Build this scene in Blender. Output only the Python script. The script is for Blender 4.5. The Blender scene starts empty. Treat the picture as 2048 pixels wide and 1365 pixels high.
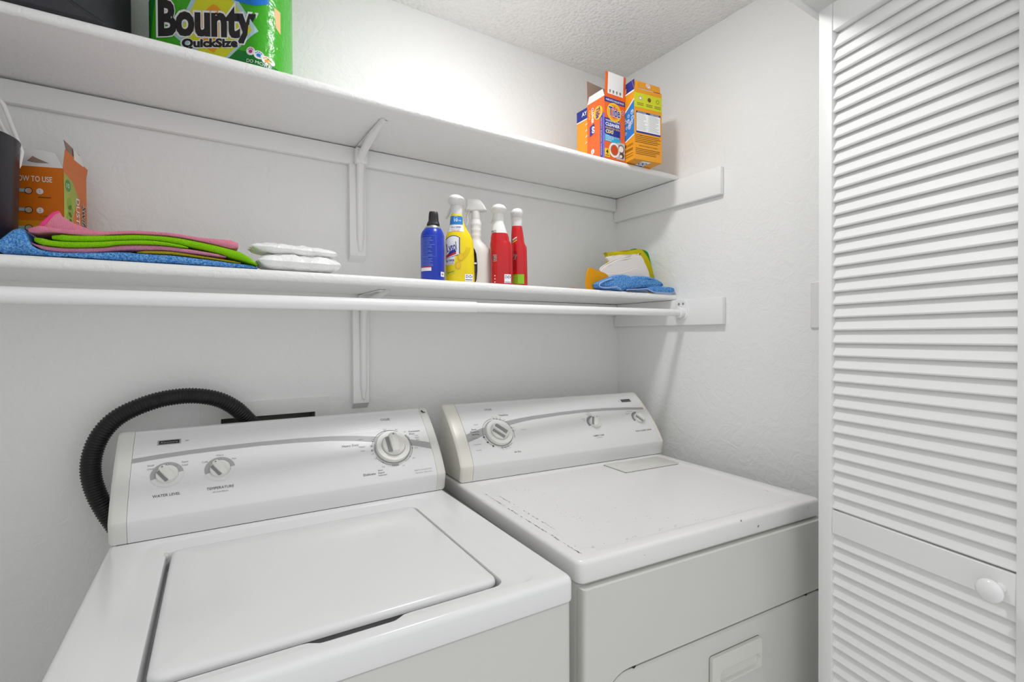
import bpy, bmesh, math, random
from mathutils import Vector, Matrix
random.seed(7)
PI = math.pi
R = math.radians
scene = bpy.context.scene
COL = scene.collection

# ------------------------------------------------------------------ camera
cam_d = bpy.data.cameras.new('camera'); cam = bpy.data.objects.new('camera', cam_d); COL.objects.link(cam)
cam_d.sensor_width = 36; cam_d.sensor_fit = 'HORIZONTAL'; cam_d.lens = 17.55; cam_d.clip_start = .01
cr = Vector((0.84081377, -0.54130243, -0.00488666)); cu = Vector((0.00949374, 0.00571973, 0.99993857)); cf = Vector((0.54124123, 0.84080852, -0.00994821))
cam.matrix_world = Matrix(((cr.x, cu.x, -cf.x, 0), (cr.y, cu.y, -cf.y, 0), (cr.z, cu.z, -cf.z, 1.309), (0, 0, 0, 1)))
scene.camera = cam

# ------------------------------------------------------------------ world, exposure
w = bpy.data.worlds.new('hall_daylight'); scene.world = w; w.use_nodes = True
w.node_tree.nodes['Background'].inputs[0].default_value = (0.985, 0.995, 1.0, 1)
w.node_tree.nodes['Background'].inputs[1].default_value = .80
LAMP_STRENGTH = 132.0
LAMP = Vector((.68, .875, 2.28))
scene.view_settings.view_transform = 'Standard'; scene.view_settings.look = 'None'
scene.view_settings.exposure = 0.17; scene.view_settings.gamma = 1.0; scene.view_settings.use_curve_mapping = False

# ------------------------------------------------------------------ materials
def lin(c):
    if isinstance(c, str):
        c = c.lstrip('#'); c = tuple(int(c[i:i+2], 16)/255 for i in (0, 2, 4))
    return tuple(v/12.92 if v <= .04045 else ((v+.055)/1.055)**2.4 for v in c)
MATS = {}
def mat(name, col, rough=.5, bump=None, metal=0, spec=.5, spots=None, coat=0, emit=None):
    """bump: list of (kind, scale, strength, distance, distortion/stretch)"""
    if name in MATS: return MATS[name]
    m = bpy.data.materials.new(name); m.use_nodes = True; nt = m.node_tree; b = nt.nodes['Principled BSDF']
    c = lin(col) + (1,)
    b.inputs['Base Color'].default_value = c; b.inputs['Roughness'].default_value = rough; b.inputs['Metallic'].default_value = metal
    b.inputs['Specular IOR Level'].default_value = spec; b.inputs['Coat Weight'].default_value = coat; b.inputs['Coat Roughness'].default_value = .08
    if emit:
        b.inputs['Emission Color'].default_value = (1, 1, 1, 1); b.inputs['Emission Strength'].default_value = emit
    tc = None
    if bump or spots: tc = nt.nodes.new('ShaderNodeTexCoord')
    prev = None
    for kind, scale, strength, dist, extra in (bump or []):
        mp = nt.nodes.new('ShaderNodeMapping'); nt.links.new(tc.outputs['Object'], mp.inputs[0])
        if isinstance(extra, tuple): mp.inputs['Scale'].default_value = extra; extra = 0
        if kind == 'noise':
            n = nt.nodes.new('ShaderNodeTexNoise'); n.inputs['Scale'].default_value = scale; n.inputs['Detail'].default_value = 4; n.inputs['Distortion'].default_value = extra; o = n.outputs['Fac']
        elif kind in ('voronoi', 'blob'):
            n = nt.nodes.new('ShaderNodeTexVoronoi'); n.inputs['Scale'].default_value = scale; o = n.outputs['Distance']
        else:
            n = nt.nodes.new('ShaderNodeTexWave'); n.inputs['Scale'].default_value = scale; n.bands_direction = kind[-1].upper(); n.inputs['Distortion'].default_value = extra; o = n.outputs['Fac']
        nt.links.new(mp.outputs[0], n.inputs['Vector'])
        bp = nt.nodes.new('ShaderNodeBump'); bp.inputs['Strength'].default_value = strength; bp.inputs['Distance'].default_value = dist
        if kind == 'blob': bp.invert = True
        nt.links.new(o, bp.inputs['Height'])
        if prev: nt.links.new(prev.outputs[0], bp.inputs['Normal'])
        prev = bp
    if prev: nt.links.new(prev.outputs[0], b.inputs['Normal'])
    if spots:
        sc, thr, scol, stretch = spots
        mp = nt.nodes.new('ShaderNodeMapping'); nt.links.new(tc.outputs['Object'], mp.inputs[0]); mp.inputs['Scale'].default_value = stretch
        n = nt.nodes.new('ShaderNodeTexNoise'); n.inputs['Scale'].default_value = sc; n.inputs['Detail'].default_value = 3; n.inputs['Distortion'].default_value = .6
        nt.links.new(mp.outputs[0], n.inputs['Vector'])
        rp = nt.nodes.new('ShaderNodeValToRGB'); rp.color_ramp.elements[0].position = thr; rp.color_ramp.elements[1].position = thr+(.03 if thr > .6 else .22)
        nt.links.new(n.outputs['Fac'], rp.inputs[0])
        mx = nt.nodes.new('ShaderNodeMix'); mx.data_type = 'RGBA'; mx.inputs['A'].default_value = c; mx.inputs['B'].default_value = lin(scol)+(1,)
        nt.links.new(rp.outputs[0], mx.inputs['Factor']); nt.links.new(mx.outputs['Result'], b.inputs['Base Color'])
    MATS[name] = m
    return m

WALL = mat('wall_paint', '#f4f4f3', .55, [('noise', 22, .40, .006, 2.2), ('noise', 90, .22, .002, .5)], spec=.35)
CEIL = mat('ceiling_popcorn', '#f8f7f6', .8, [('blob', 95, .5, .012, 0), ('noise', 130, .35, .008, .3)], spec=.2)
PAINT = mat('gloss_paint', '#f4f4f3', .32, [('noise', 60, .22, .003, .6)], spec=.4)
PAINTE = mat('brushed_shelf_paint', '#f4f4f3', .35, [('noise', 75, .5, .004, 1.0)], spec=.4)
DOORP = mat('door_paint', '#f2f2f1', .42, [('noise', 30, .06, .001, 0)], spec=.35)
FLOORM = mat('floor_vinyl', '#cecdcb', .5, [('noise', 40, .1, .001, 0)])
POLEM = mat('pole_enamel', '#f4f4f4', .22)
ENAMEL = mat('white_enamel', '#eeeeee', .16, [('noise', 140, .025, .0006, 0)], spec=.5)
ENAMELW = mat('worn_enamel', '#efeeed', .24, [('noise', 140, .03, .0006, 0)], spots=(70, .735, '#8d8981', (1, 1, 1)))
ENAMEL_SHADE = mat('front_enamel_shaded', '#d6d6d1', .2, [('noise', 140, .03, .0006, 0)])  # same white enamel as the tops, colour darkened to paint shade onto the fronts
PANEL = mat('console_silver', '#e6e6e6', .3, [], spec=.5)
PANELR = mat('console_ribbed', '#e3e3e3', .3, [('wave_z', 130, .22, .0006, 0)])
CAPW = mat('cap_white', '#dfded9', .32)
CAPC = mat('cap_cream', '#e9e6dc', .32)
BANDM = mat('print_band_grey', '#a9a9a9', .35)
GREY = mat('print_grey', '#8b8b8b', .4)
INK = mat('print_dark', '#3a3a3a', .5)
INKL = mat('print_light_ink', '#85857f', .5)
BLACK = mat('badge_black', '#151515', .35)
SILV = mat('badge_silver', '#b8b8b8', .3, metal=.6)
KNOB = mat('knob_white', '#e6e5e0', .3)
DARKGAP = mat('dark_gap', '#2a2a2a', .8)
HOSE = mat('black_rubber', '#1b1b1b', .45, spec=.4)
METALS = mat('screw_metal', '#b9b9b7', .35, metal=.8)
PLASTW = mat('white_plastic', '#ecebea', .35)
BOXP = mat('outlet_plastic', '#efeeec', .4)

# ------------------------------------------------------------------ geometry helpers
def new_ob(name, verts, faces, mats, parent=None, fm=None, smooth=None, kind=None):
    me = bpy.data.meshes.new(name); me.from_pydata([tuple(v) for v in verts], [], faces)
    if not isinstance(mats, (list, tuple)): mats = [mats]
    for m in mats: me.materials.append(m)
    if fm: me.polygons.foreach_set('material_index', fm)
    if smooth is not None:
        me.polygons.foreach_set('use_smooth', [True]*len(me.polygons))
        me.set_sharp_from_angle(angle=R(smooth))
    me.update()
    o = bpy.data.objects.new(name, me); COL.objects.link(o)
    if parent: o.parent = parent
    if kind: o['kind'] = kind
    return o
def tag(o, label, cat, group=None):
    o['label'] = label; o['category'] = cat
    if group: o['group'] = group
    return o
def empty(name, loc=(0, 0, 0), mtx=None):
    o = bpy.data.objects.new(name, None); COL.objects.link(o); o.empty_display_size = .05
    if mtx is not None: o.matrix_world = mtx
    else: o.location = loc
    return o
class MB:
    def __init__(s): s.v = []; s.f = []; s.m = []
    def add(s, verts, faces, mi=0):
        n = len(s.v); s.v += [Vector(v) for v in verts]; s.f += [tuple(i+n for i in f) for f in faces]; s.m += [mi]*len(faces)
        return s
    def box(s, a, b, bev=0, seg=2, mi=0):
        bm = bmesh.new(); bmesh.ops.create_cube(bm, size=1)
        for v in bm.verts: v.co = Vector([(a[i]+b[i])/2+v.co[i]*(b[i]-a[i]) for i in range(3)])
        if bev: bmesh.ops.bevel(bm, geom=bm.edges[:], offset=bev, segments=seg, profile=.5, affect='EDGES')
        bm.verts.index_update()
        s.add([v.co.copy() for v in bm.verts], [[v.index for v in f.verts] for f in bm.faces], mi); bm.free(); return s
    def rings(s, rings, mi=0, cap0=True, cap1=True, closed=True):
        n = len(rings[0]); V = [p for r in rings for p in r]; F = []
        for k in range(len(rings)-1):
            for i in range(n if closed else n-1):
                j = (i+1) % n
                F.append((k*n+i, k*n+j, (k+1)*n+j, (k+1)*n+i))
        if cap0: F.append(tuple(range(n-1, -1, -1)))
        if cap1: F.append(tuple((len(rings)-1)*n+i for i in range(n)))
        return s.add(V, F, mi)
    def tube(s, pts, r, n=12, mi=0, caps=True):
        pts = [Vector(p) for p in pts]; rings = []; rr = r if callable(r) else (lambda i: r[i] if isinstance(r, (list, tuple)) else r)
        up = None
        for i, p in enumerate(pts):
            t = (pts[min(i+1, len(pts)-1)]-pts[max(i-1, 0)]).normalized()
            if up is None: up = Vector((0, 0, 1)) if abs(t.z) < .9 else Vector((0, 1, 0))
            a = t.cross(up)
            if a.length < 1e-5: a = t.orthogonal()
            a.normalize(); b = a.cross(t).normalized(); up = b
            rings.append([p+(a*math.cos(2*PI*k/n)+b*math.sin(2*PI*k/n))*rr(i) for k in range(n)])
        return s.rings(rings, mi, caps, caps)
    def lathe(s, prof, org=(0, 0, 0), U=(1, 0, 0), V=(0, 1, 0), N=(0, 0, 1), n=32, mi=0):
        o = Vector(org); U = Vector(U); V = Vector(V); N = Vector(N)
        rings = [[o+N*h+(U*math.cos(2*PI*k/n)+V*math.sin(2*PI*k/n))*max(r, 1e-5) for k in range(n)] for r, h in prof]
        return s.rings(rings, mi)
    def prism(s, poly, mapf, d0, d1, bev=0, mi=0):
        """poly of 2D points, mapf(u,v,d)->3D, extruded d0..d1 with a small chamfer at the d1 end"""
        rings = [[mapf(u, v, d0) for u, v in poly]]
        if bev:
            rings.append([mapf(u, v, d1-bev*(1 if d1 > d0 else -1)) for u, v in poly])
            q = inset(poly, bev); rings.append([mapf(u, v, d1) for u, v in q])
        else: rings.append([mapf(u, v, d1) for u, v in poly])
        return s.rings(rings, mi)
    def build(s, name, mats, parent=None, smooth=None, kind=None):
        return new_ob(name, s.v, s.f, mats, parent, s.m, smooth, kind)
def inset(poly, d):
    n = len(poly); A = sum(poly[i][0]*poly[(i+1) % n][1]-poly[(i+1) % n][0]*poly[i][1] for i in range(n)); sg = 1 if A > 0 else -1
    out = []
    for i in range(n):
        p0 = Vector(poly[i-1]); p = Vector(poly[i]); p1 = Vector(poly[(i+1) % n])
        e0 = (p-p0); e1 = (p1-p)
        if e0.length < 1e-9 or e1.length < 1e-9: out.append(tuple(p)); continue
        e0.normalize(); e1.normalize()
        n0 = Vector((-e0.y, e0.x))*sg; n1 = Vector((-e1.y, e1.x))*sg
        m = n0+n1
        if m.length < 1e-6: m = n0
        m.normalize(); k = max(.35, m.dot(n0)); out.append(tuple(p+m*d/k))
    return out
def rrect(x0, x1, y0, y1, r, n=5):
    pts = []
    for cx, cy, a0 in ((x1-r, y0+r, -90), (x1-r, y1-r, 0), (x0+r, y1-r, 90), (x0+r, y0+r, 180)):
        for k in range(n+1):
            a = R(a0+90*k/n); pts.append((cx+r*math.cos(a), cy+r*math.sin(a)))
    return pts
def slab(mb, x0, x1, y0, y1, z0, z1, r, bev, n=5, seg=4, mi=0):
    """rounded-corner slab with a rolled top edge"""
    rings = [[Vector((x, y, z0)) for x, y in rrect(x0, x1, y0, y1, r, n)]]
    for k in range(seg+1):
        a = PI/2*k/seg; d = bev*(1-math.cos(a))
        rings.append([Vector((x, y, z1-bev+bev*math.sin(a))) for x, y in rrect(x0+d, x1-d, y0+d, y1-d, max(r-d, .001), n)])
    return mb.rings(rings, mi)

# ---- lettering and flat print
_tc = {}
def text_mesh(body, bold=0, shear=0, spacing=1):
    key = (body, bold, shear, spacing)
    if key in _tc: return _tc[key]
    cu_ = bpy.data.curves.new('t', 'FONT'); cu_.body = body; cu_.size = 1; cu_.offset = bold; cu_.shear = shear; cu_.space_character = spacing
    cu_.resolution_u = 3
    o = bpy.data.objects.new('t', cu_); COL.objects.link(o)
    dg = bpy.context.evaluated_depsgraph_get(); dg.update()
    me = bpy.data.meshes.new_from_object(o.evaluated_get(dg))
    V = [(v.co.x, v.co.y) for v in me.vertices]; F = [tuple(p.vertices) for p in me.polygons]
    bpy.data.objects.remove(o); bpy.data.curves.remove(cu_); bpy.data.meshes.remove(me)
    _tc[key] = (V, F); return V, F
class Print:
    """flat ink laid on a surface given by mapf(u, v, height)"""
    def __init__(s, mapf, base=.0004, step=.00018): s.map = mapf; s.mb = MB(); s.mats = []; s.base = base; s.step = step
    def mi(s, m):
        if m not in s.mats: s.mats.append(m)
        return s.mats.index(m)
    def h(s, l): return s.base+l*s.step
    def poly(s, pts, m, l=0):
        s.mb.add([s.map(u, v, s.h(l)) for u, v in pts], [tuple(range(len(pts)))], s.mi(m)); return s
    def rect(s, u0, v0, u1, v1, m, l=0, nx=1, ny=1):
        V = [s.map(u0+(u1-u0)*i/nx, v0+(v1-v0)*j/ny, s.h(l)) for j in range(ny+1) for i in range(nx+1)]
        F = [(j*(nx+1)+i, j*(nx+1)+i+1, (j+1)*(nx+1)+i+1, (j+1)*(nx+1)+i) for j in range(ny) for i in range(nx)]
        s.mb.add(V, F, s.mi(m)); return s
    def strip(s, lo, hi, m, l=0):
        n = len(lo); ny = 4 if s.step < .00019 else 10; V = [s.map(a[0]+(b[0]-a[0])*j/ny, a[1]+(b[1]-a[1])*j/ny, s.h(l)) for j in range(ny+1) for a, b in zip(lo, hi)]
        s.mb.add(V, [(j*n+i, j*n+i+1, (j+1)*n+i+1, (j+1)*n+i) for j in range(ny) for i in range(n-1)], s.mi(m)); return s
    def arc(s, cu_, cv, r0, r1, a0, a1, m, l=0, n=24, ky=1):
        f = lambda r, a: (cu_+r*math.cos(R(a)), cv+r*math.sin(R(a))*ky)
        A = [a0+(a1-a0)*i/n for i in range(n+1)]
        return s.strip([f(r0, a) for a in A], [f(r1, a) for a in A], m, l)
    def disc(s, cu_, cv, r, m, l=0, n=28, ky=1):
        return s.poly([(cu_+r*math.cos(2*PI*i/n), cv+r*ky*math.sin(2*PI*i/n)) for i in range(n)], m, l)
    def text(s, body, cu_, cv, hgt, m, l=1, w=None, bold=0, shear=0, rot=0, spacing=1, align='c', warp=None):
        V, F = text_mesh(body, bold, shear, spacing)
        if not V: return s
        x0 = min(v[0] for v in V); x1 = max(v[0] for v in V)
        k = hgt/.7; kx = k if w is None else w/(x1-x0)
        off = {'c': (x0+x1)/2, 'l': x0, 'r': x1}[align]; c, sn = math.cos(R(rot)), math.sin(R(rot)); out = []
        for x, y in V:
            a = (x-off)*kx; b = (y-.35)*k
            if warp: a, b = warp(a, b)
            out.append(s.map(cu_+a*c-b*sn, cv+a*sn+b*c, s.h(l)))
        s.mb.add(out, F, s.mi(m)); return s
    def build(s, name, parent):
        return s.mb.build(name, s.mats, parent)
def plane_map(o, U, V):
    o = Vector(o); U = Vector(U).normalized(); V = Vector(V).normalized(); N = U.cross(V)
    return lambda u, v, h: o+U*u+V*v+N*h
def interp(pts, x):
    if x <= pts[0][0]: return pts[0][1]
    for (a, b), (c, d) in zip(pts, pts[1:]):
        if x <= c: return b+(d-b)*(x-a)/(c-a)
    return pts[-1][1]
def smooth_interp(pts, x):
    if x <= pts[0][0]: return pts[0][1]
    for i in range(len(pts)-1):
        if x <= pts[i+1][0]:
            x0, y0 = pts[i]; x1, y1 = pts[i+1]
            m0 = (y1-pts[i-1][1])/(x1-pts[i-1][0]) if i > 0 else (y1-y0)/(x1-x0)
            m1 = (pts[i+2][1]-y0)/(pts[i+2][0]-x0) if i+2 < len(pts) else (y1-y0)/(x1-x0)
            t = (x-x0)/(x1-x0); h = x1-x0
            return (2*t**3-3*t*t+1)*y0+(t**3-2*t*t+t)*h*m0+(-2*t**3+3*t*t)*y1+(t**3-t*t)*h*m1
    return pts[-1][1]

# ================================================================== THE ROOM
XL, XW, D, ZC = -.62, 1.433, 1.45, 2.312
def struct(name, mb, m, smooth=None, parent=None):
    o = mb.build(name, m, parent, smooth)
    if not parent: o['kind'] = 'structure'
    return o
# back wall with the rectangular cut-out for the outlet box
ox0, ox1, oz0, oz1 = .062, .286, .93, 1.104
mb = MB(); xs = [XL-.1, ox0, ox1, XW+.1]; zs = [0, oz0, oz1, ZC+.1]
V = [(x, D, z) for z in zs for x in xs]
mb.add(V, [(j*4+i, j*4+i+1, (j+1)*4+i+1, (j+1)*4+i) for j in range(3) for i in range(3) if not (i == 1 and j == 1)])
struct('wall_back', mb, WALL)
struct('wall_right', MB().box((XW, .36, 0), (XW+.1, D+.1, ZC+.1)), WALL)
struct('wall_left', MB().box((XL-.1, .36, 0), (XL, D+.1, ZC+.1)), WALL)
struct('floor', MB().box((-2.2, -2.6, -.05), (2.6, D+.1, 0)), FLOORM)
struct('ceiling', MB().box((XL-.1, .47, ZC), (XW+.1, D+.1, ZC+.06)), CEIL)
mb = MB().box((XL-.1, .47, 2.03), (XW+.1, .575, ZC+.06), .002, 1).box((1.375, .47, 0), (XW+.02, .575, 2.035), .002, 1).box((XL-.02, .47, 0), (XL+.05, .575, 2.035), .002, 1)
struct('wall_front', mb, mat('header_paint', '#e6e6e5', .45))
struct('trim_1', MB().box((XL, .572, 2.026), (XW, .586, 2.042), .003, 2), PAINT)

# ---- cleats (ledger strips)
def board(name, a, b, label, bev=.003, m=PAINT):
    return tag(MB().box(a, b, bev, 2).build(name, m, None, 40), label, 'wooden strip', 'white wooden strips under the shelves')
board('wall_cleat', (XL, 1.431, 1.797), (1.413, 1.4495, 1.845), 'long white wooden strip on the back wall under the upper shelf')
board('wall_cleat', (XL, 1.431, 1.386), (1.413, 1.4495, 1.430), 'long white wooden strip on the back wall under the lower shelf')
board('wall_cleat', (1.414, .974, 1.757), (1.4328, 1.449, 1.846), 'white wooden strip on the right wall carrying the upper shelf end')
board('wall_cleat', (1.414, .967, 1.343), (1.4328, 1.449, 1.431), 'white wooden strip on the right wall carrying the closet pole')

# ---- shelves
def shelf(name, label, y0, top, bot):
    prof = []  # (dy, fraction of thickness) around the rounded front
    rings = []
    for k in range(41):
        x = XL+(XW-.001-XL)*k/40; zt = smooth_interp(top, x); zb = smooth_interp(bot, x); r = (zt-zb)*.42; yc = y0+r
        ring = [Vector((x, D-.001, zb))]
        for q in range(7): a = -PI/2-PI/2*q/6; ring.append(Vector((x, yc+r*math.cos(a), zb+r+r*math.sin(a))))
        for q in range(7): a = PI-PI/2*q/6; ring.append(Vector((x, yc+r*math.cos(a), zt-r+r*math.sin(a))))
        ring.append(Vector((x, D-.001, zt))); rings.append(ring)
    return tag(MB().rings(rings).build(name, PAINTE, None, 40), label, 'shelf', 'white wall shelves')
UT = [(-.7, 1.868), (-.25, 1.869), (.175, 1.872), (.426, 1.869), (.705, 1.866), (1.108, 1.8635), (1.343, 1.866), (1.5, 1.867)]
UB = [(-.7, 1.848), (-.25, 1.849), (.175, 1.848), (.7, 1.8465), (1.108, 1.8455), (1.41, 1.848), (1.5, 1.848)]
shelf('wall_shelf', 'upper white painted wooden shelf carrying paper towels and detergent boxes', 1.15, UT, UB)
shelf('wall_shelf', 'lower white painted wooden shelf carrying spray bottles and folded cloths', 1.160, [(-.7, 1.450), (0, 1.4515), (.5, 1.4525), (1.5, 1.4525)], [(-.7, 1.429), (.3, 1.429), (1.5, 1.432)])

# ---- shelf brackets on their blocks
def bracket(name, label, x0, x1, ztop, zbot, zsh, ytip, xr0, xr1, xtip):
    root = empty(name, (.4, D, zbot)); inv = Vector((.4, D, zbot)); mp = lambda u, v, d: Vector((d, u, v))-inv
    t = (1.431-.002, 1.4495)
    poly = [(1.4495, ztop), (t[0], ztop), (t[0], zbot), (1.4495, zbot-.017)]
    MB().prism(poly, mp, x0, x1, .002).build('mounting_block', PAINT, root, 40)
    # pressed-steel bracket: vertical leg, horizontal leg under the shelf, diagonal ridge
    b = MB(); xm = (xr0+xr1)/2; hw = (xr1-xr0)/2
    path = [(1.4285, zbot+.012), (1.4265, zbot+.05), (1.4235, ztop-.06), (1.4195, ztop-.012), (1.411, ztop+.008), (1.385, ztop+.022), (1.30, zsh-.011), (ytip, zsh-.003)]
    n = len(path); rings = []
    for i, (y, z) in enumerate(path):
        k = i/(n-1); xc = xm+(xtip-xm)*max(0, (i-3)/(n-4)) if i > 3 else xm
        wv = hw*(.55 if i == 0 else 1)*(1 if i < n-1 else .45)
        dy, dz = (0, 0)
        p0 = path[max(0, i-1)]; p1 = path[min(n-1, i+1)]; t_ = Vector((p1[0]-p0[0], p1[1]-p0[1])).normalized(); nn = Vector((t_.y, -t_.x)) * -1
        if nn.x > 0: nn = -nn
        ring = []
        for a in range(9):
            q = -1+2*a/8; e = (1-q*q)**.5*.006
            ring.append(Vector((xc+q*wv, y+nn.x*e, z+nn.y*e))-inv)
        ring += [Vector((xc+wv, y+.004, z+.004))-inv, Vector((xc-wv, y+.004, z+.004))-inv]
        rings.append(ring)
    b.rings(rings)
    b.box(Vector((xr0-.006, 1.405, ztop-.002))-inv, Vector((xr1+.006, 1.430, min(zsh-.001, ztop+.042)))-inv, .004, 2)
    b.box(Vector((xm-.011, ytip+.01, zsh-.0035))-inv, Vector((xm+.011, 1.43, zsh-.0008))-inv)
    b.build('bracket_arm', PAINT, root, 50)
    MB().lathe([(0, 0), (.0055, 0), (.0055, .002), (.003, .0035), (0, .0036)], Vector((xm, 1.4285, zbot+.018))-inv, (1, 0, 0), (0, 0, 1), (0, -1, 0), 12).build('screw', PAINT, root, 40)
    return tag(root, label, 'shelf bracket', 'steel shelf brackets')
bracket('shelf_bracket', 'white steel bracket on a wooden block holding the upper shelf', .380, .426, 1.797, 1.540, 1.846, 1.205, .398, .419, .404)
bracket('shelf_bracket', 'white steel bracket on a wooden block holding the lower shelf', .386, .432, 1.386, 1.120, 1.429, 1.237, .405, .424, .424)

# ---- closet pole and its socket
root = empty('closet_pole', (.5, 1.122, 1.384))
zl = lambda x: 1.3795+(x+.26)/1.69*.0065
def pl(x): return Vector((x-.5, 0, zl(x)-1.384))
MB().tube([pl(XL+.002), pl(0), pl(.612)], .0141, 20).build('outer_tube', POLEM, root, 40)
MB().tube([pl(.612), pl(1), pl(1.413)], .0117, 20).build('inner_tube', POLEM, root, 40)
tag(root, 'white enamelled clothes pole hanging below the lower shelf', 'closet pole')
root = empty('pole_socket', (1.414, 1.122, 1.386))
pts = rrect(-.0235, .0235, -.026, .046, .020, 6)
MB().prism(pts, lambda u, v, d: Vector((-d, u, v)), -.0005, .004, .0015).build('plate', POLEM, root, 40)
MB().lathe([(.0118, 0), (.0185, 0), (.0185, .016), (.017, .018), (.0122, .018)], (-.003, 0, 0), (0, 1, 0), (0, 0, 1), (-1, 0, 0), 24).build('cup', POLEM, root, 40)
for dy in (.009, -.009):
    MB().lathe([(0, 0), (.0042, 0), (.0042, .0015), (.002, .0026), (0, .0026)], (-.004, dy, .030), (0, 1, 0), (0, 0, 1), (-1, 0, 0), 12).build('screw', METALS, root, 40)
tag(root, 'white metal pole socket screwed to the strip on the right wall', 'pole socket')

# ---- laundry outlet box in the wall behind the washer
root = empty('outlet_box', (.173, D, 1.03)); q = Vector((.173, D, 1.03))
def fr_(x0, x1, z0, z1): return [(x0, z0), (x1, z0), (x1, z1), (x0, z1)]
outer = fr_(.019, .326, .90, 1.143); inner = fr_(ox0, ox1, oz0, oz1)
V = [Vector((x, D-.0035, z))-q for x, z in outer]+[Vector((x, D-.0035, z))-q for x, z in inner]+[Vector((x, D-.0002, z))-q for x, z in outer]+[Vector((x, D+.07, z))-q for x, z in inner]
F = [(i, (i+1) % 4, 4+(i+1) % 4, 4+i) for i in range(4)]+[(i, 8+i, 8+(i+1) % 4, (i+1) % 4) for i in range(4)]
new_ob('face_plate', V, F, BOXP, root)
V2 = [Vector((x, D-.0034, z))-q for x, z in inner]+[Vector((x, D+.07, z))-q for x, z in inner]
new_ob('recess', V2, [(i, (i+1) % 4, 4+(i+1) % 4, 4+i) for i in range(4)]+[(4, 5, 6, 7)], mat('recess_grey', '#8d8b84', .6), root)
tag(root, 'white washer outlet box with dark recess in the back wall', 'outlet box')

# ---- light switch
root = empty('light_switch', (XW, .672, 1.3895))
MB().prism(rrect(-.0365, .0365, -.0635, .0635, .004, 3), lambda u, v, d: Vector((-d, u, v)), 0, .006, .0025).build('cover_plate', PLASTW, root, 40)
MB().box((-.017, -.005, -.012), (-.005, .005, .010), .0015).build('toggle', PLASTW, root, 40)
for dz in (.03, -.03): MB().lathe([(0, 0), (.003, 0), (.003, .001), (0, .0012)], (-.006, 0, dz), (0, 1, 0), (0, 0, 1), (-1, 0, 0), 10).build('screw', PLASTW, root)
tag(root, 'white light switch plate on the right wall beside the louvered door', 'light switch')

# ---- flush disc lamp on the closet ceiling (just above the frame, it lights the closet)
root = empty('ceiling_lamp', (LAMP.x, LAMP.y, ZC))
MB().lathe([(0, -.0005), (.082, -.0005), (.082, -.012), (.078, -.016), (0, -.016)], n=40).build('housing', PLASTW, root, 40)
MB().lathe([(.0605, -.0155), (.0605, -.0185), (.054, -.022), (.042, -.0248), (.022, -.0265), (0, -.027)], n=28).build('diffuser', mat('lit_diffuser', '#ffffff', .5, emit=LAMP_STRENGTH), root, 60)
tag(root, 'round flush white lamp on the closet ceiling', 'ceiling lamp')

# ================================================================== LOUVERED BIFOLD DOOR
def door_panel(parent, name, P0, ang, knob):
    """local: x along the panel, y into its thickness (away from viewer side), z up from the floor"""
    pan = empty(name); pan.parent = parent
    pan.location = P0; pan.rotation_euler = (0, 0, R(ang))
    Wd, T = .372, .030
    for a, b in ((0, .0305), (.335, Wd)):
        MB().box((a, 0, .015), (b, T, 2.0), .0018, 2).build('stile', DOORP, pan, 40)
    for a, b in ((1.941, 1.9995), (.891, .940), (.015, .13)):
        MB().box((.0308, .0012, a), (.3347, T-.001, b), .0012, 1).build('rail', DOORP, pan, 40)
    # one slat: rises towards the back
    sl = MB(); p = [(.0030, 0), (.0026, .0018), (.0152, .0310), (.0187, .0328), (.0207, .0310), (.0090, -.0012), (.0060, -.0016)]
    sl.rings([[Vector((x, y, z)) for y, z in p] for x in (.0306, .3349)])
    first = None
    zs_ = []
    k = 0
    while 1.3989-.02675*k > .945+.004: k += 1
    zs_ = [1.3989-.02675*i for i in range(-25, k+1)]
    zs_ = [z for z in zs_ if .9402 < z < 1.921]
    zs_ += [.866-.02675*i for i in range(28)]
    for z in zs_:
        if z+.032 > 1.9995: continue
        if first is None: first = sl.build('slat', DOORP, pan, 30); o = first
        else: o = first.copy(); COL.objects.link(o); o.parent = pan
        o.location = (0, 0, z)
    if knob:
        MB().lathe([(0, 0), (.008, 0), (.0075, .012), (.010, .016), (.0160, .021), (.0180, .026), (.0170, .030), (.011, .0335), (0, .0345)], (.3155, .001, .9115), (1, 0, 0), (0, 0, 1), (0, -1, 0), 28).build('knob', POLEM, pan, 50)
    return pan
door = empty('door_1', (1.137, .547, 0)); door['kind'] = 'structure'
door_panel(door, 'door_panel', (0, 0, 0), -104.24, True)
# outer end of the first panel, hinged to the second which folds back behind it
hx = .372*math.cos(R(-104.24)); hy = .372*math.sin(R(-104.24))
p2 = door_panel(door, 'door_panel', (hx+.068, hy-.004, 0), 55, False)

# ================================================================== WASHER AND DRYER
ZT = .914; LP = .196
def con_pt(yb, t):
    """console face: t 0 at the lower crease, 1 at the top edge"""
    return yb-.006+.1305*t-.056*t*(1-t), ZT+.0465+.1435*t
def con_map(yb):
    def f(x, v, h):
        t = v/LP; y, z = con_pt(yb, t); y2, z2 = con_pt(yb, t+.01); d = Vector((0, y2-y, z2-z)).normalized()
        n = Vector((0, -d.z, d.y)); return Vector((x, y, z))+n*h
    return f
def con_profile(yb, k=0):
    """closed outline (y, z) from the foot of the front round to the back"""
    pts = [(yb+.001, ZT+.0015), (yb-.004, ZT+.024), (yb-.0075, ZT+.043), (yb-.0068, ZT+.0455)]
    pts += [con_pt(yb, t) for t in (.02, .08, .16, .25, .35, .45, .55, .65, .75, .85, .93, .98)]
    y, z = con_pt(yb, 1); pts += [(y+.001, z), (y+.006, z+.004), (y+.014, z+.0055), (y+.022, z+.004), (y+.027, z-.003), (y+.028, ZT+.0015)]
    if k: pts = inset(pts, k)
    return pts
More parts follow.
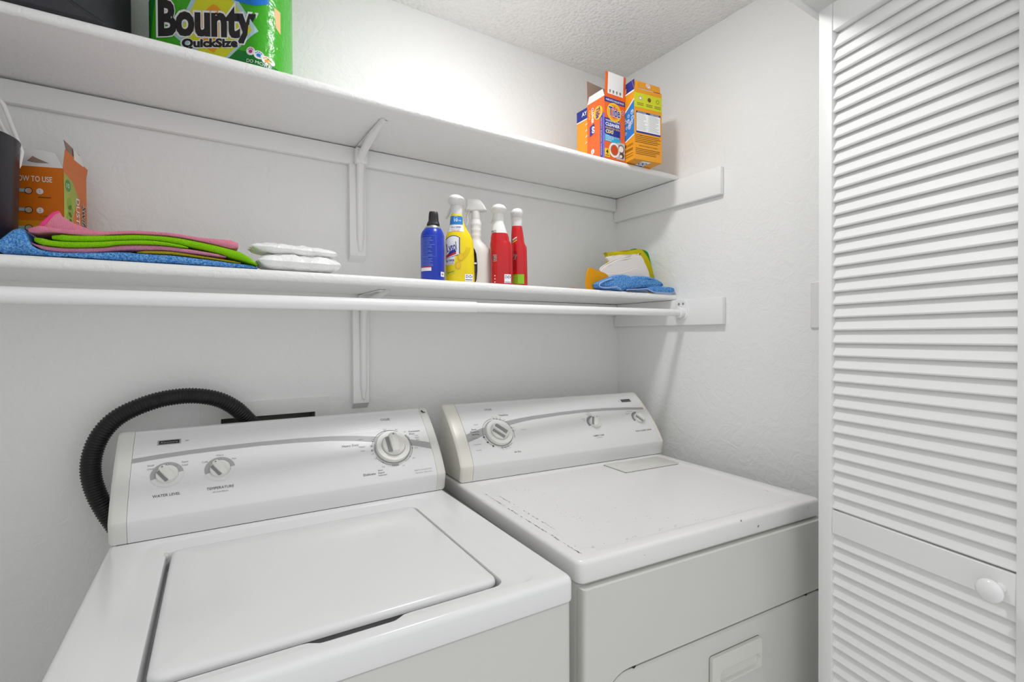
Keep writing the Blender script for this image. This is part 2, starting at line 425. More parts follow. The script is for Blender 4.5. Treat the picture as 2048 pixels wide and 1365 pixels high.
def console(parent, yb, x0, x1, cx0, cx1, capm):
    mb = MB(); P = con_profile(yb)
    mb.rings([[Vector((x, y, z)) for y, z in P] for x in (x0, x1)])
    # ribbed upper part of the face
    for i, f in enumerate(mb.f):
        ts = [mb.v[j].z for j in f]
        if len(f) == 4 and min(ts) > ZT+.0465+.1435*.74 and max(mb.v[j].y for j in f) < yb+.127: mb.m[i] = 1
    c = mb.build('console', [PANEL, PANELR], parent, 28)
    for a, b in ((x0, cx0), (x1, cx1)):
        s = 1 if b > a else -1; rings = []
        for q, k in ((a+s*.0006, .0004), (a+s*.0012, 0), (b-s*.009, 0), (b-s*.004, .0016), (b-s*.001, .0045), (b, .009)):
            rings.append([Vector((q, y, z)) for y, z in con_profile(yb, k)])
        MB().rings(rings).build('end_cap', capm, c, 30)
    MB().box((cx0+.012, yb+.002, ZT+.0002), (cx1-.012, yb+.15, ZT+.0018)).build('seam_gap', DARKGAP, c)
    return c
def knob(parent, mp, x, v, r, hgt, ang, name='knob', base=None, gm=GREY, gl=1.0, top=False):
    O = mp(x, v, .0004); U = Vector((1, 0, 0)); W_ = (mp(x, v+.004, 0)-mp(x, v-.004, 0)).normalized(); N = U.cross(W_)
    mb = MB()
    if base:
        rb, hb = base
        mb.lathe([(0, 0), (rb, 0), (rb*1.0, hb*.7), (rb*.975, hb), (r*1.06, hb*1.0), (r*1.05, hb*.8), (0, hb*.8)], O, U, W_, N, 40); O = O+N*hb*.85
    mb.lathe([(0, 0), (r, 0), (r, hgt*.3), (r*.96, hgt*.40), (r*.5, hgt*.5), (0, hgt*.5)], O, U, W_, N, 36)
    a = R(ang); A = U*math.cos(a)+W_*math.sin(a); B = N.cross(A)
    # grip bar, rounded at the pointer end
    L, wd = r*1.0*gl, r*.36
    sec = []
    for q, (k, hh) in ((-.96, (.55, .55)), (-.80, (.9, .8)), (-.2, (1, 1)), (.5, (1, 1)), (.88, (.85, .95)), (1.0, (.5, .75))):
        c = O+A*(L*q); sec.append([c-B*wd*k*1.15+N*hgt*.3, c+B*wd*k*1.15+N*hgt*.3, c+B*wd*k+N*hgt*hh*.9, c+B*wd*k*.6+N*hgt*hh, c-B*wd*k*.6+N*hgt*hh, c-B*wd*k+N*hgt*hh*.9])
    mb.rings(sec)
    # painted grey flank beside the grip
    B = -B; c0 = O+A*(-L*.78)-B*wd*1.5; c1 = O+A*(L*.72)-B*wd*1.5
    z0 = N*hgt*.47; V = [c0-B*wd*.35+z0, c1-B*wd*.35+z0, c1+B*wd*.5+N*hgt*.56, c0+B*wd*.5+N*hgt*.56]
    mb.add([p+N*.0006 for p in V], [(3, 2, 1, 0)], 1)
    if top:
        zt = N*(hgt+.0004); mb.add([O-A*L*.72-B*wd*.62+zt, O+A*L*.74-B*wd*.62+zt, O+A*L*.74+B*wd*.62+zt, O-A*L*.72+B*wd*.62+zt], [(0, 1, 2, 3)], 1)
    e = O+A*(L*.74)+N*(hgt*.985+.0004)
    mb.add([e+(A*math.cos(2*PI*i/10)+B*math.sin(2*PI*i/10))*r*.09 for i in range(10)], [tuple(range(10))], 1)
    return mb.build(name, [KNOB, gm], parent, 35)
def top_panel(parent, loops, mats, name='top_panel', cap=True, smooth=35):
    mb = MB(); mb.rings([[Vector((x, y, z)) for x, y in pts] for pts, z in loops], 0, False, cap); return mb.build(name, mats, parent, smooth)

# ------------------------------------------------------------------ washing machine
washer = empty('washing_machine', mtx=Matrix.Translation((-.15529, .65607, 0)) @ Matrix.Rotation(R(-2.08), 4, 'Z'))
tag(washer, 'white top-loading washing machine with closed lid on the left', 'washing machine')
WW, WD = .682, .685
mb = MB(); slab(mb, .002, WW-.002, .004, WD, .03, ZT-.0425, .012, .004, mi=0); mb.build('cabinet', ENAMEL_SHADE, washer, 40)
for x in (.06, WW-.06):
    for y in (.06, WD-.06): MB().lathe([(.02, 0), (.022, .008), (.012, .012), (.012, .031), (0, .031)], (x, y, 0), n=16).build('leveling_foot', HOSE, washer, 40)
NOT = [(.03, 0), (.20, 0), (.262, 0), (.285, .0012), (.300, -.0095+.0), (.395, -.0095), (.410, -.001), (.425, 0), (.6, 0)]
def hole_loop(x0, x1, y0, y1, r, dep=1.0, n=5):
    """rounded rectangle whose front edge carries the finger notch; constant point count"""
    pts = []; fx = [.25, .270, .279, .286, .293, .301, .33, .365, .386, .393, .400, .408, .418, .44]
    def ny(x):
        if x < .274 or x > .412: return 0
        k = min(1, (x-.274)/.022) if x < .34 else min(1, (.412-x)/.022); k = k*k*(3-2*k); return -.0100*k*dep
    for x in fx: pts.append((x, y0+ny(x)))
    for cx, cy, a0 in ((x1-r, y0+r, -90), (x1-r, y1-r, 0), (x0+r, y1-r, 90), (x0+r, y0+r, 180)):
        for k in range(n+1):
            a = R(a0+90*k/n); pts.append((cx+r*math.cos(a), cy+r*math.sin(a)))
    return pts
def frame_loop(d, r): return hole_loop(d, WW-d, d, WD-d, r, 0)
HL = lambda d: hole_loop(.097-d, .577+d, .0455-d, .474+d, .020+d)
loops = [(frame_loop(.012, .010), ZT-.040), (frame_loop(.001, .012), ZT-.0398), (frame_loop(0, .013), ZT-.037), (frame_loop(0, .013), ZT-.0095), (frame_loop(.0013, .013), ZT-.0048), (frame_loop(.0042, .012), ZT-.0014), (frame_loop(.0088, .011), ZT)]
ins = lambda a: hole_loop(a, WW-a, .026 if a < .06 else .026+(a-.058)*.4, WD-.155-(a-.045)*.3, .03, 0)
loops += [(ins(.046), ZT), (ins(.052), ZT-.0008), (ins(.060), ZT-.0032), (ins(.066), ZT-.0036)]
loops += [(HL(.004), ZT-.0036), (HL(.001), ZT-.0045), (HL(0), ZT-.007), (HL(0), ZT-.036)]
top_panel(washer, loops, ENAMEL)
# tub rim seen down the gap round the lid
MB().box((.09, .03, ZT-.0415), (.585, .48, ZT-.037)).build('tub_rim', mat('tub_grey', '#3c3c3a', .6), washer)
# the lid
LI = lambda d: hole_loop(.1045+d, .5735-d, .0575+d, .4725-d, max(.020-d, .004), 0)
loops = [(LI(.03), ZT-.0120), (LI(.002), ZT-.0125), (LI(.0003), ZT-.0115), (LI(0), ZT-.0095), (LI(.0006), ZT-.0065), (LI(.0022), ZT-.0035), (LI(.005), ZT-.0013), (LI(.010), ZT-.0002), (LI(.05), ZT+.0012), (LI(.12), ZT+.0022)]
top_panel(washer, loops, ENAMEL, 'lid')
MB().box((.093, .455, ZT-.012), (.101, .470, ZT-.003), .002).build('lid_hinge', CAPW, washer, 40)
YB = .543
wc = console(washer, YB, .0305, .6605, .0005, .6855, CAPW)
cm = con_map(YB); pr = Print(cm)
T = lambda t: t*LP
band = [(.031, .707, .655), (.075, .728, .677), (.1276, .744, .694), (.19, .754, .702), (.264, .759, .708), (.34, .754, .698), (.4157, .737, .674), (.47, .71, .638), (.514, .675, .594), (.56, .63, .535), (.615, .562, .468), (.660, .487, .386)]
hi = [(x, T(a)) for x, a, b in band]; lo = [(x, T(b)) for x, a, b in band]
pr.strip(lo, hi, BANDM, 0)
pr.rect(.0705, T(.868)-.0058, .1125, T(.868)+.0058, SILV, 0); pr.rect(.0735, T(.868)-.004, .1095, T(.868)+.004, BLACK, 1)
pr.text('Kenmore', .0915, T(.868), .0046, SILV, 2, w=.031, shear=.35)
pr.text('400', .1232, T(.868), .0034, GREY, 1, shear=.25)
for x, t in ((.0911, .478), (.1844, .470)):
    pr.arc(x, T(t), .0195, .0285, 8, 200, BANDM, 1); pr.arc(x, T(t), .0195, .0285, 200, 368, mat('print_pale', '#e4e4e4', .35), 1)
    for a in (128, 90, 52):
        pr.disc(x+.0235*math.cos(R(a)), T(t)+.0235*math.sin(R(a)), .0019, INK, 2, 12); pr.disc(x+.0235*math.cos(R(a)), T(t)+.0235*math.sin(R(a)), .0012, KNOB, 3, 12)
pr.text('Small', .0625, T(.605), .0038, INKL, 2); pr.text('Load', .0625, T(.565), .0038, INKL, 2)
pr.text('Super', .1215, T(.608), .0038, INKL, 2); pr.text('Load', .1215, T(.570), .0038, INKL, 2)
pr.text('WATER LEVEL', .0918, T(.238), .0060, INK, 2, w=.046)
pr.text('Cold', .1565, T(.576), .0038, INKL, 2); pr.text('Warm', .1843, T(.640), .0038, INKL, 2); pr.text('Hot', .2115, T(.580), .0038, INKL, 2)
pr.text('TEMPERATURE', .1847, T(.240), .0060, INK, 2, w=.049); pr.text('All Cold Rinses', .1847, T(.192), .0032, INKL, 2)
pr.text('CYCLES', .5605, T(.905), .0058, INK, 2, w=.024)
dx, dt = .5600, .478
pr.arc(dx, T(dt), .0500, .0508, 62, 165, INK, 2); pr.arc(dx, T(dt), .0500, .0508, 205, 262, INK, 2); pr.arc(dx, T(dt), .0500, .0508, -62, 28, INK, 2)
pr.arc(dx, T(dt), .043, .047, 0, 360, BANDM, 2, 40)
for a in (150, 168, 182, 36, 30, 24, 262, 268, 274): 
    x, y = dx+.0515*math.cos(R(a)), T(dt)+.0515*math.sin(R(a)); pr.rect(x-.0022, y-.0022, x+.0022, y+.0022, INK, 3); pr.rect(x-.0013, y-.0013, x+.0013, y+.0013, PANEL, 4)
for a in (100, 232, -10, -40): pr.disc(dx+.0504*math.cos(R(a)), T(dt)+.0504*math.sin(R(a)), .0013, INK, 3, 10)
pr.text('Permanent', .6275, T(.685), .0048, INK, 3, w=.030); pr.text('Press', .6190, T(.648), .0048, INK, 3)
for i, s_ in enumerate(('Super', 'Regular', 'Short')): pr.text(s_, .630, T(.618-.034*i), .0028, INKL, 3)
pr.text('Heavy Duty', .4595, T(.575), .0060, INKL, 3, w=.040)
pr.text('Short', .487, T(.646), .0032, INKL, 3); pr.text('Regular', .4865, T(.538), .0034, INKL, 3); pr.text('Super', .4865, T(.480), .0032, INKL, 3)
pr.text('Delicate', .4925, T(.134), .0062, INK, 3, w=.029)
for i, s_ in enumerate(('Short', 'Regular', 'Extended')): pr.text(s_, .5135, T(.170-.036*i), .0037, INK, 3, align='l')
for s_, x, t in (('Rinse', .5525, .757), ('Spin', .5815, .740), ('Off', .602, .690), ('Rinse', .6205, .430), ('Spin', .608, .285), ('Off', .508, .415), ('Spin', .5135, .345), ('Rinse', .528, .215), ('Off', .578, .190)): pr.text(s_, x, T(t), .0027, INKL, 3)
pr.text('Pull & Turn Clockwise to Set', .6255, T(.093), .0030, INKL, 3, w=.045); pr.text('Pull to Start   Push to Stop', .6262, T(.052), .0030, INKL, 3, w=.043)
pr.build('printed_markings', wc)
knob(wc, cm, .0911, T(.478), .0193, .013, 125); knob(wc, cm, .1844, T(.470), .0190, .013, 125)
knob(wc, cm, dx, T(dt), .0283, .022, 92, 'timer_dial', (.0425, .011))
# chipped corner of the right end cap
MB().prism([(0, 0), (.004, .0015), (.007, -.0035), (.012, -.0045), (.012, -.006), (.005, -.0055)], plane_map((.6625, YB+.118, ZT+.1895), (1, 0, 0), (0, .55, .83)), .0, .0014).build('cracked_corner', DARKGAP, wc)

# ------------------------------------------------------------------ dryer
a_ = Vector((math.cos(R(-3.7)), math.sin(R(-3.7)), -.0085)).normalized(); b_ = Vector((-math.sin(R(-3.7)), math.cos(R(-3.7)), 0)); c_ = a_.cross(b_)
do = Vector((.56296, .66305, ZT))-c_*ZT
dryer = empty('clothes_dryer', mtx=Matrix(((a_.x, b_.x, c_.x, do.x), (a_.y, b_.y, c_.y, do.y), (a_.z, b_.z, c_.z, do.z), (0, 0, 0, 1))))
tag(dryer, 'white clothes dryer with scuffed top beside the louvered door', 'dryer')
DW, DD = .737, .69
mb = MB(); slab(mb, .003, DW-.003, .006, DD, .03, ZT-.043, .012, .004); mb.build('cabinet', ENAMEL_SHADE, dryer, 40)
for x in (.06, DW-.06):
    for y in (.06, DD-.06): MB().lathe([(.02, .007), (.022, .012), (.012, .015), (.012, .031), (0, .031)], (x, y, 0), n=16).build('leveling_foot', HOSE, dryer, 40)
RL = lambda d, r: rrect(d, DW-d, d, DD-d, r, 6)
RI = lambda d, r: rrect(d, DW-d, d*.8, DD-.16-(d-.03), r, 6)
loops = [(RL(.012, .012), ZT-.0402), (RL(.002, .014), ZT-.0400), (RL(0, .016), ZT-.037), (RL(0, .016), ZT-.0075), (RL(.0012, .0155), ZT-.0038), (RL(.0035, .014), ZT-.0012), (RL(.0075, .012), ZT)]
loops += [(RI(.034, .035), ZT), (RI(.039, .035), ZT-.0006), (RI(.046, .035), ZT-.0028), (RI(.052, .035), ZT-.003)]
top_panel(dryer, loops, ENAMELW)
# paint chips worn into the dryer top, mostly along the ridge beside the washer
rc = random.Random(11); mb = MB()
def chip(x, y, l, wd, a):
    c, q = math.cos(a), math.sin(a); mb.add([Vector((x+c*u-q*v, y+q*u+c*v, ZT+(.0005 if min(x, DW-x, y) < .045 else -.0024))) for u, v in ((-l, 0), (-l*.2, wd), (l, wd*.3), (l*.5, -wd*.8), (-l*.5, -wd))], [(0, 1, 2, 3, 4)])
for k in range(70): chip(.0255+rc.gauss(0, .0007), rc.uniform(.03, .42), rc.uniform(.001, .006), rc.uniform(.0003, .0008), PI/2)
for k in range(34): chip(.0535+rc.gauss(0, .0008), rc.uniform(.14, .40), rc.uniform(.001, .005), rc.uniform(.0003, .0007), PI/2)
for k in range(26): chip(rc.uniform(.06, .5), .0455+rc.gauss(0, .001), rc.uniform(.001, .004), rc.uniform(.0003, .0006), 0)
for k in range(75): chip(.08+abs(rc.gauss(0, .16)), rc.uniform(.08, .42), rc.uniform(.0008, .003), rc.uniform(.0002, .0006), rc.uniform(0, 3.1))
mb.build('paint_chips', mat('chip_grey', '#75726c', .7), dryer, kind='stuff')
# lint screen cover
mb = MB(); slab(mb, .477, .700, .413, .512, ZT-.006, ZT+.0006, .006, .0012, 3, 2); mb.build('lint_screen_cover', mat('lint_cover', '#e3e2dc', .3), dryer, 40)
MB().box((.4755, .4115, ZT-.006), (.7015, .5135, ZT-.0026)).build('lint_screen_gap', DARKGAP, dryer)
mb = MB(); slab(mb, .50, .63, .44, .495, ZT, ZT+.0018, .01, .0012, 3, 2); mb.build('lint_screen_handle', mat('lint_cover', '#e3e2dc', .3), dryer, 40)
# front panel, dark joint, door
mp_front = lambda u, v, d: Vector((u, -d, v))
dpoly = []
def door_outline(g):
    out = []
    for cx, cz, a0, r in ((DW-.012-.03, ZT-.214-.03, 0, .03), (.052+.05, ZT-.214-.05, 90, .05)):
        for k in range(8): a = R(a0+90*k/7); out.append((cx+(r+g)*math.cos(a), cz+(r+g)*math.sin(a)))
    return out
dpoly = door_outline(0)+[(.052, .30), (.072, .28), (DW-.032, .28), (DW-.012, .30)]
fpoly = [(.0015, .05), (.052-.006, .05)]+door_outline(.006)[::-1]+[(DW-.006, .05), (DW-.0015, .05), (DW-.0015, ZT-.0445), (.0015, ZT-.0445)]
rings = []
for dpt, k in ((-.006, 0), (.004, 0), (.009, .0012), (.0118, .0035), (.0128, .0070)):
    rings.append([mp_front(.0015+k if abs(u-.0015) < 1e-6 else DW-.0015-k if abs(u-(DW-.0015)) < 1e-6 else u, v, dpt) for u, v in fpoly])
MB().rings(rings).build('front_panel', ENAMEL_SHADE, dryer, 40)
dd = MB().prism(dpoly, mp_front, -.004, .0132, .004); dd = dd.build('dryer_door', ENAMEL_SHADE, dryer, 40)
for x in (.118, .655): MB().lathe([(0, 0), (.004, 0), (.004, .003), (0, .003)], (x, -.0075, ZT-.2112), (1, 0, 0), (0, 0, 1), (0, -1, 0), 10).build('door_bumper', DARKGAP, dryer)
# recessed pull
hx0, hx1, hz0, hz1 = .3172, .4743, ZT-.3180, ZT-.2545
hb = MB(); sx0, sx1, sz1, sz0 = .338, .466, ZT-.2845, ZT-.3115
outer = rrect(hx0, hx1, hz0, hz1, .005, 5); 
scoop = []
for i in range(len(outer)):
    x, z = outer[i]; u = (x-hx0)/(hx1-hx0); v = (z-hz0)/(hz1-hz0); scoop.append((sx0+(sx1-sx0)*u, sz0+(sz1-sz0)*v))
def rr2(d): return rrect(sx0+d, sx1-d, sz0+d, sz1-d*.2, max(.0128-d, .002), 5)
L_ = [[Vector((x, -.0135, z)) for x, z in outer], [Vector((x, -.0215, z)) for x, z in outer], [Vector((x, -.0228, z)) for x, z in inset(outer, .0015)], [Vector((x, -.0230, z)) for x, z in rr2(0)], [Vector((x, -.0222, z)) for x, z in rr2(.0004)], [Vector((x, -.0165, z)) for x, z in rr2(.0015)], [Vector((x, -.0142, z)) for x, z in rr2(.006)]]
hb.rings(L_, 0, False, True); hb.build('door_pull', mat('pull_plastic', '#dddcd6', .35), dd, 30)
MB().prism(rrect(hx0-.0012, hx1+.0012, hz0-.0012, hz1+.0012, .006, 5), mp_front, .0130, .0138).build('pull_gap', mat('pull_gap_grey', '#77756c', .7), dd)
YD = .5324
dc = console(dryer, YD, .0415, .727, .003, .7475, CAPC)
cm = con_map(YD); pr = Print(cm)
band = [(.042, .514, .386), (.0925, .592, .469), (.14, .645, .548), (.1915, .685, .609), (.235, .712, .645), (.278, .730, .668), (.38, .757, .702), (.47, .768, .715), (.555, .764, .713), (.65, .742, .693), (.727, .711, .668)]
pr.strip([(x, T(b)) for x, a, b in band], [(x, T(a)) for x, a, b in band], BANDM, 0)
dx, dt = .1425, .487
pr.arc(dx, T(dt), .040, .0445, 0, 360, BANDM, 1, 40)
pr.arc(dx, T(dt), .0490, .0497, 95, 235, INK, 2); pr.arc(dx, T(dt), .0490, .0497, -25, 88, INK, 2); pr.arc(dx, T(dt), .0490, .0497, 262, 312, INK, 2)
for a in (88, 76, 64, 52, 40, 28, 16, 4, 266, 278, 290): 
    x, y = dx+.0493*math.cos(R(a)), T(dt)+.0493*math.sin(R(a)); pr.disc(x, y, .0023, INK, 3, 10); pr.disc(x, y, .0014, PANEL, 4, 10)
for a in (190, 212, 234): x, y = dx+.0505*math.cos(R(a)), T(dt)+.0505*math.sin(R(a)); pr.rect(x-.0024, y-.0024, x+.0024, y+.0024, INK, 3)
pr.text('CYCLES', .139, T(.903), .0056, INK, 3, w=.023); pr.text('Timed Dry', .1815, T(.787), .0056, INK, 3, w=.031); pr.text('Air Dry', .184, T(.138), .0056, INK, 3, w=.022)
for i, s_ in enumerate(('Auto', 'Moisture', 'Sensing')): pr.text(s_, .0700, T(.588-.041*i), .0052, INK, 3)
for s_, x, t in (('Shutoff', .082, .664), ('Very Dry', .066, .443), ('Normal Dry', .0675, .335), ('Less Dry', .0665, .240), ('Touch Up', .226, .505)): pr.text(s_, x, T(t), .0030, INKL, 3)
for i, a in enumerate((90, 77, 64, 50, 15, 3, 268, 280, 292)): pr.text(('60', '50', '40', '30', '20', '10', '30', '20', '10')[i], dx+.0555*math.cos(R(a)), T(dt)+.0555*math.sin(R(a)), .0026, INKL, 3)
for x, t in ((.4880, .505), (.6790, .510)):
    pr.arc(x, T(t), .017, .0245, 60, 210, GREY, 1)
    pr.poly([(x+.004, T(t)-.030), (x+.016, T(t)-.030), (x+.012, T(t)-.02), (x-.004, T(t)-.02)], mat('print_pale', '#e4e4e4', .35), 1)
pr.text('FABRIC CARE', .4865, T(.252), .0058, INK, 3, w=.041); pr.text('Temperature', .4868, T(.212), .0030, INKL, 3)
pr.text('PUSH to START DRYER', .6765, T(.250), .0054, INK, 3, w=.070)
for s_, x, t in (('Normal', .488, .700), ('Perm Press', .486, .668), ('Medium', .487, .640), ('Delicate', .455, .590), ('Low', .456, .555), ('End of Cycle', .6585, .655), ('Signal Off', .6455, .610), ('On', .7065, .640)): pr.text(s_, x, T(t), .0030, INKL, 3)
pr.rect(.6517, T(.877)-.0062, .6965, T(.877)+.0062, SILV, 0); pr.rect(.6550, T(.877)-.0045, .6935, T(.877)+.0045, BLACK, 1)
pr.text('Kenmore', .6742, T(.877), .005, SILV, 2, w=.032, shear=.35); pr.text('400', .6425, T(.877), .0030, GREY, 2)
pr.build('printed_markings', dc)
knob(dc, cm, dx, T(dt), .0265, .016, 135, 'timer_dial', (.0405, .010), top=True)
knob(dc, cm, .4921, T(.499), .0195, .016, 62); knob(dc, cm, .6836, T(.504), .0195, .016, 128)

# ------------------------------------------------------------------ corrugated drain hose
ctrl = [(.150, 1.470, 1.040), (.138, 1.440, 1.075), (.117, 1.412, 1.104), (.090, 1.398, 1.136), (.052, 1.391, 1.161), (.003, 1.389, 1.1725), (-.050, 1.389, 1.170), (-.097, 1.389, 1.156), (-.137, 1.389, 1.134), (-.164, 1.389, 1.102), (-.179, 1.389, 1.063), (-.183, 1.389, 1.021), (-.175, 1.389, .976), (-.158, 1.389, .930), (-.135, 1.389, .88), (-.11, 1.389, .80)]
pts = []
for i in range(len(ctrl)-1):
    p0 = Vector(ctrl[max(i-1, 0)]); p1 = Vector(ctrl[i]); p2_ = Vector(ctrl[i+1]); p3 = Vector(ctrl[min(i+2, len(ctrl)-1)])
    for k in range(44):
        t = k/44; pts.append(.5*((2*p1)+(-p0+p2_)*t+(2*p0-5*p1+4*p2_-p3)*t*t+(-p0+3*p1-3*p2_+p3)*t**3))
acc = [0]
for i in range(1, len(pts)): acc.append(acc[-1]+(pts[i]-pts[i-1]).length)
rad = [.0179+.0012*max(-.7, math.sin(2*PI*s_/.0060)) for s_ in acc]
tag(MB().tube(pts, rad, 18).build('drain_hose', HOSE, None, 60), 'black corrugated drain hose arching behind the washer console', 'hose')

# ================================================================== THINGS ON THE UPPER SHELF
def col(name, c, rough=.45, **k): return mat(name, c, rough, **k)
ORANGE = col('card_orange', '#e8641f'); DORANGE = col('card_deep_orange', '#c9470f'); YELLOW = col('card_yellow', '#f3c520'); AMBER = col('card_amber', '#ec9d12')
NAVY = col('card_navy', '#1a2a8c'); SKY = col('card_sky', '#1d7fd0'); WHITEC = col('card_white', '#eeedeb'); KRAFT = col('card_kraft', '#9a8274', .7); LIME = col('card_lime', '#cfd41d')
INKB = col('ink_black', '#231f20', .5); INKW = col('ink_white', '#f4f4f4', .45); BROWNINK = col('ink_brown', '#7a4d12', .6); CYAN = col('ink_cyan', '#27a9d6'); RED = col('ink_red', '#c9182b')
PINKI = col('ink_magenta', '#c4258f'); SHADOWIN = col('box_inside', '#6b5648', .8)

def carton(name, label, loc, yaw, w_, d_, h_, m, cat='box'):
    """open carton body: local x width (0..w), y depth (0..d), z height; origin at the near-left foot"""
    root = empty(name, mtx=Matrix.Translation(loc) @ Matrix.Rotation(R(yaw), 4, 'Z'))
    t = .0008; mb = MB()
    o = [(0, 0), (w_, 0), (w_, d_), (0, d_)]; i_ = [(t, t), (w_-t, t), (w_-t, d_-t), (t, d_-t)]
    V = [Vector((x, y, 0)) for x, y in o]+[Vector((x, y, h_)) for x, y in o]+[Vector((x, y, h_)) for x, y in i_]+[Vector((x, y, .002)) for x, y in i_]
    F = [(3, 2, 1, 0)]+[(k, (k+1) % 4, 4+(k+1) % 4, 4+k) for k in range(4)]+[(4+k, 4+(k+1) % 4, 8+(k+1) % 4, 8+k) for k in range(4)]
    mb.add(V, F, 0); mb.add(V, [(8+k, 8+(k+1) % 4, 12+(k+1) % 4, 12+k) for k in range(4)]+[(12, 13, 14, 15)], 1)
    mb.build('carton', [m, SHADOWIN], root); tag(root, label, cat, 'detergent cartons on the upper shelf' if name == 'laundry_box' else None)
    return root
def flap(parent, name, pts, m, m2=None, t=.0009):
    """bent card flap: quad or polygon with thickness"""
    P_ = [Vector(p) for p in pts]; n = (P_[1]-P_[0]).cross(P_[2]-P_[0]).normalized(); k = len(P_)
    V = P_+[p-n*t for p in P_]
    F = [tuple(range(k)), tuple(range(2*k-1, k-1, -1))]+[(i, k+i, k+(i+1) % k, (i+1) % k) for i in range(k)]
    return new_ob(name, V, F, [m, m2 or m], parent, [0, 1]+[0]*k)

# ---- right-hand amber carton hanging over the shelf edge
ZS = 1.8645
ah = carton('laundry_box', 'amber carton overhanging the upper shelf with torn top and white instruction panel', (1.1765, 1.113, ZS+.0008), -7.2, .1115, .098, .222, AMBER)
f = Print(plane_map((0, 0, 0), (1, 0, 0), (0, 0, 1)))
f.rect(0, .163, .1115, .209, LIME, 0)
for i, x in enumerate((.024, .060, .094)):
    f.disc(x, .193, .007, (WHITEC, BROWNINK, LIME)[i], 1, 16); f.arc(x, .193, .005, .0065, 0, 360, BROWNINK, 2, 12)
    for q in range(2): f.rect(x-.013, .176-.005*q, x+.013, .178-.005*q, BROWNINK, 1)
f.rect(.0075, .0835, .106, .1515, NAVY, 0); f.rect(.0085, .089, .105, .1455, INKW, 1)
f.rect(.056, .089, .0565, .1455, NAVY, 2)
f.text('INSTRUCTIONS', .030, .1485, .0038, INKW, 2, w=.034); f.text('DIRECTIONS', .081, .1485, .0038, INKW, 2, w=.034)
random.seed(3)
for c0, c1 in ((.0105, .054), (.059, .1025)):
    for q in range(15): f.rect(c0, .1425-.0035*q, c0+(c1-c0)*random.uniform(.6, 1), .1433-.0035*q, INKL, 2)
f.text('CAUTION', .003, .0765, .0045, BROWNINK, 1, align='l', bold=.01)
for q in range(5): f.rect(.003 if q else .022, .0755-.0055*q, .0035+.105*random.uniform(.75, 1), .0772-.0055*q, BROWNINK, 1)
f.text('KEEP OUT OF REACH OF CHILDREN', .056, .0435, .004, BROWNINK, 1, w=.075)
for q in range(4): f.rect(.005, .033-.0055*q, .005+.10*random.uniform(.8, 1), .0347-.0055*q, BROWNINK, 1)
f.build('printed_front', ah)
f = Print(plane_map((0, .098, 0), (0, -1, 0), (0, 0, 1)))       # left side, u runs towards the viewer
f.rect(0, .2165, .098, .222, NAVY, 0); f.rect(0, .2115, .098, .2165, INKW, 1)
f.poly([(.02, .052), (.098, .0745), (.098, .1905), (.02, .1410)], INKW, 0); f.poly([(.02, .0565), (.098, .0790), (.098, .1845), (.02, .1350)], SKY, 1)
for q in range(22):
    u_ = random.uniform(.042, .092); v_ = random.uniform(.058, .112)+u_*.5; r_ = random.uniform(.002, .0065)
    f.arc(u_, v_, r_*.75, r_, 0, 360, INKW, 2, 12); f.disc(u_-r_*.3, v_+r_*.3, r_*.25, INKW, 2, 8)
f.disc(.056, .050, .005, BROWNINK, 1, 14)
for v_ in (.050, .046, .036, .033, .030, .020, .012): f.rect(.064 if v_ > .04 else .046, v_, .092, v_+.0016, BROWNINK, 1)
f.build('printed_side', ah)
f = Print(plane_map((0, .098, 0), (1, 0, 0), (0, -1, 0)))       # underside
f.rect(.040, .035, .075, .090, INKW, 0); f.arc(.050, .068, .005, .009, 20, 340, NAVY, 1); f.arc(.066, .068, .005, .009, 20, 340, NAVY, 1); f.rect(.042, .045, .073, .052, NAVY, 1); f.build('printed_base', ah)
# torn lid: slanted flap with a badge, blue corner
flap(ah, 'lid_flap', [(.016, .003, .2275), (.1085, .003, .2262), (.111, .009, .2485), (.012, .009, .2515)], AMBER, KRAFT)
f = Print(plane_map((.060, .0058, .2385), (1, 0, 0), (0, .006, .0225)), .0012)
f.disc(0, 0, .0095, INKW, 0, 20); f.disc(0, 0, .008, RED, 1, 20); f.disc(0, 0, .0065, INKW, 2, 20); f.arc(0, 0, .0015, .0035, 0, 240, RED, 3); f.build('badge', ah)
f = Print(plane_map((0, .098, .222), (0, -1, 0), (0, 0, 1)), .0012); f.text('S', .058, .0035, .012, YELLOW, 1, bold=.03, shear=.2); f.build('side_letter', ah)
flap(ah, 'side_tab', [(0, 0, .222), (.016, -.001, .209), (.019, .004, .248), (0, .012, .250)], AMBER, KRAFT)
flap(ah, 'side_panel', [(0, .098, .222), (0, .0, .222), (0, .0, .249), (0, .098, .249)], NAVY, KRAFT)
flap(ah, 'far_panel', [(.1115, 0, .222), (.1115, .098, .222), (.1115, .098, .246), (.1115, .03, .246)], SKY, KRAFT)
flap(ah, 'back_panel', [(.1115, .098, .222), (0, .098, .222), (0, .098, .25), (.1115, .098, .249)], AMBER, KRAFT)

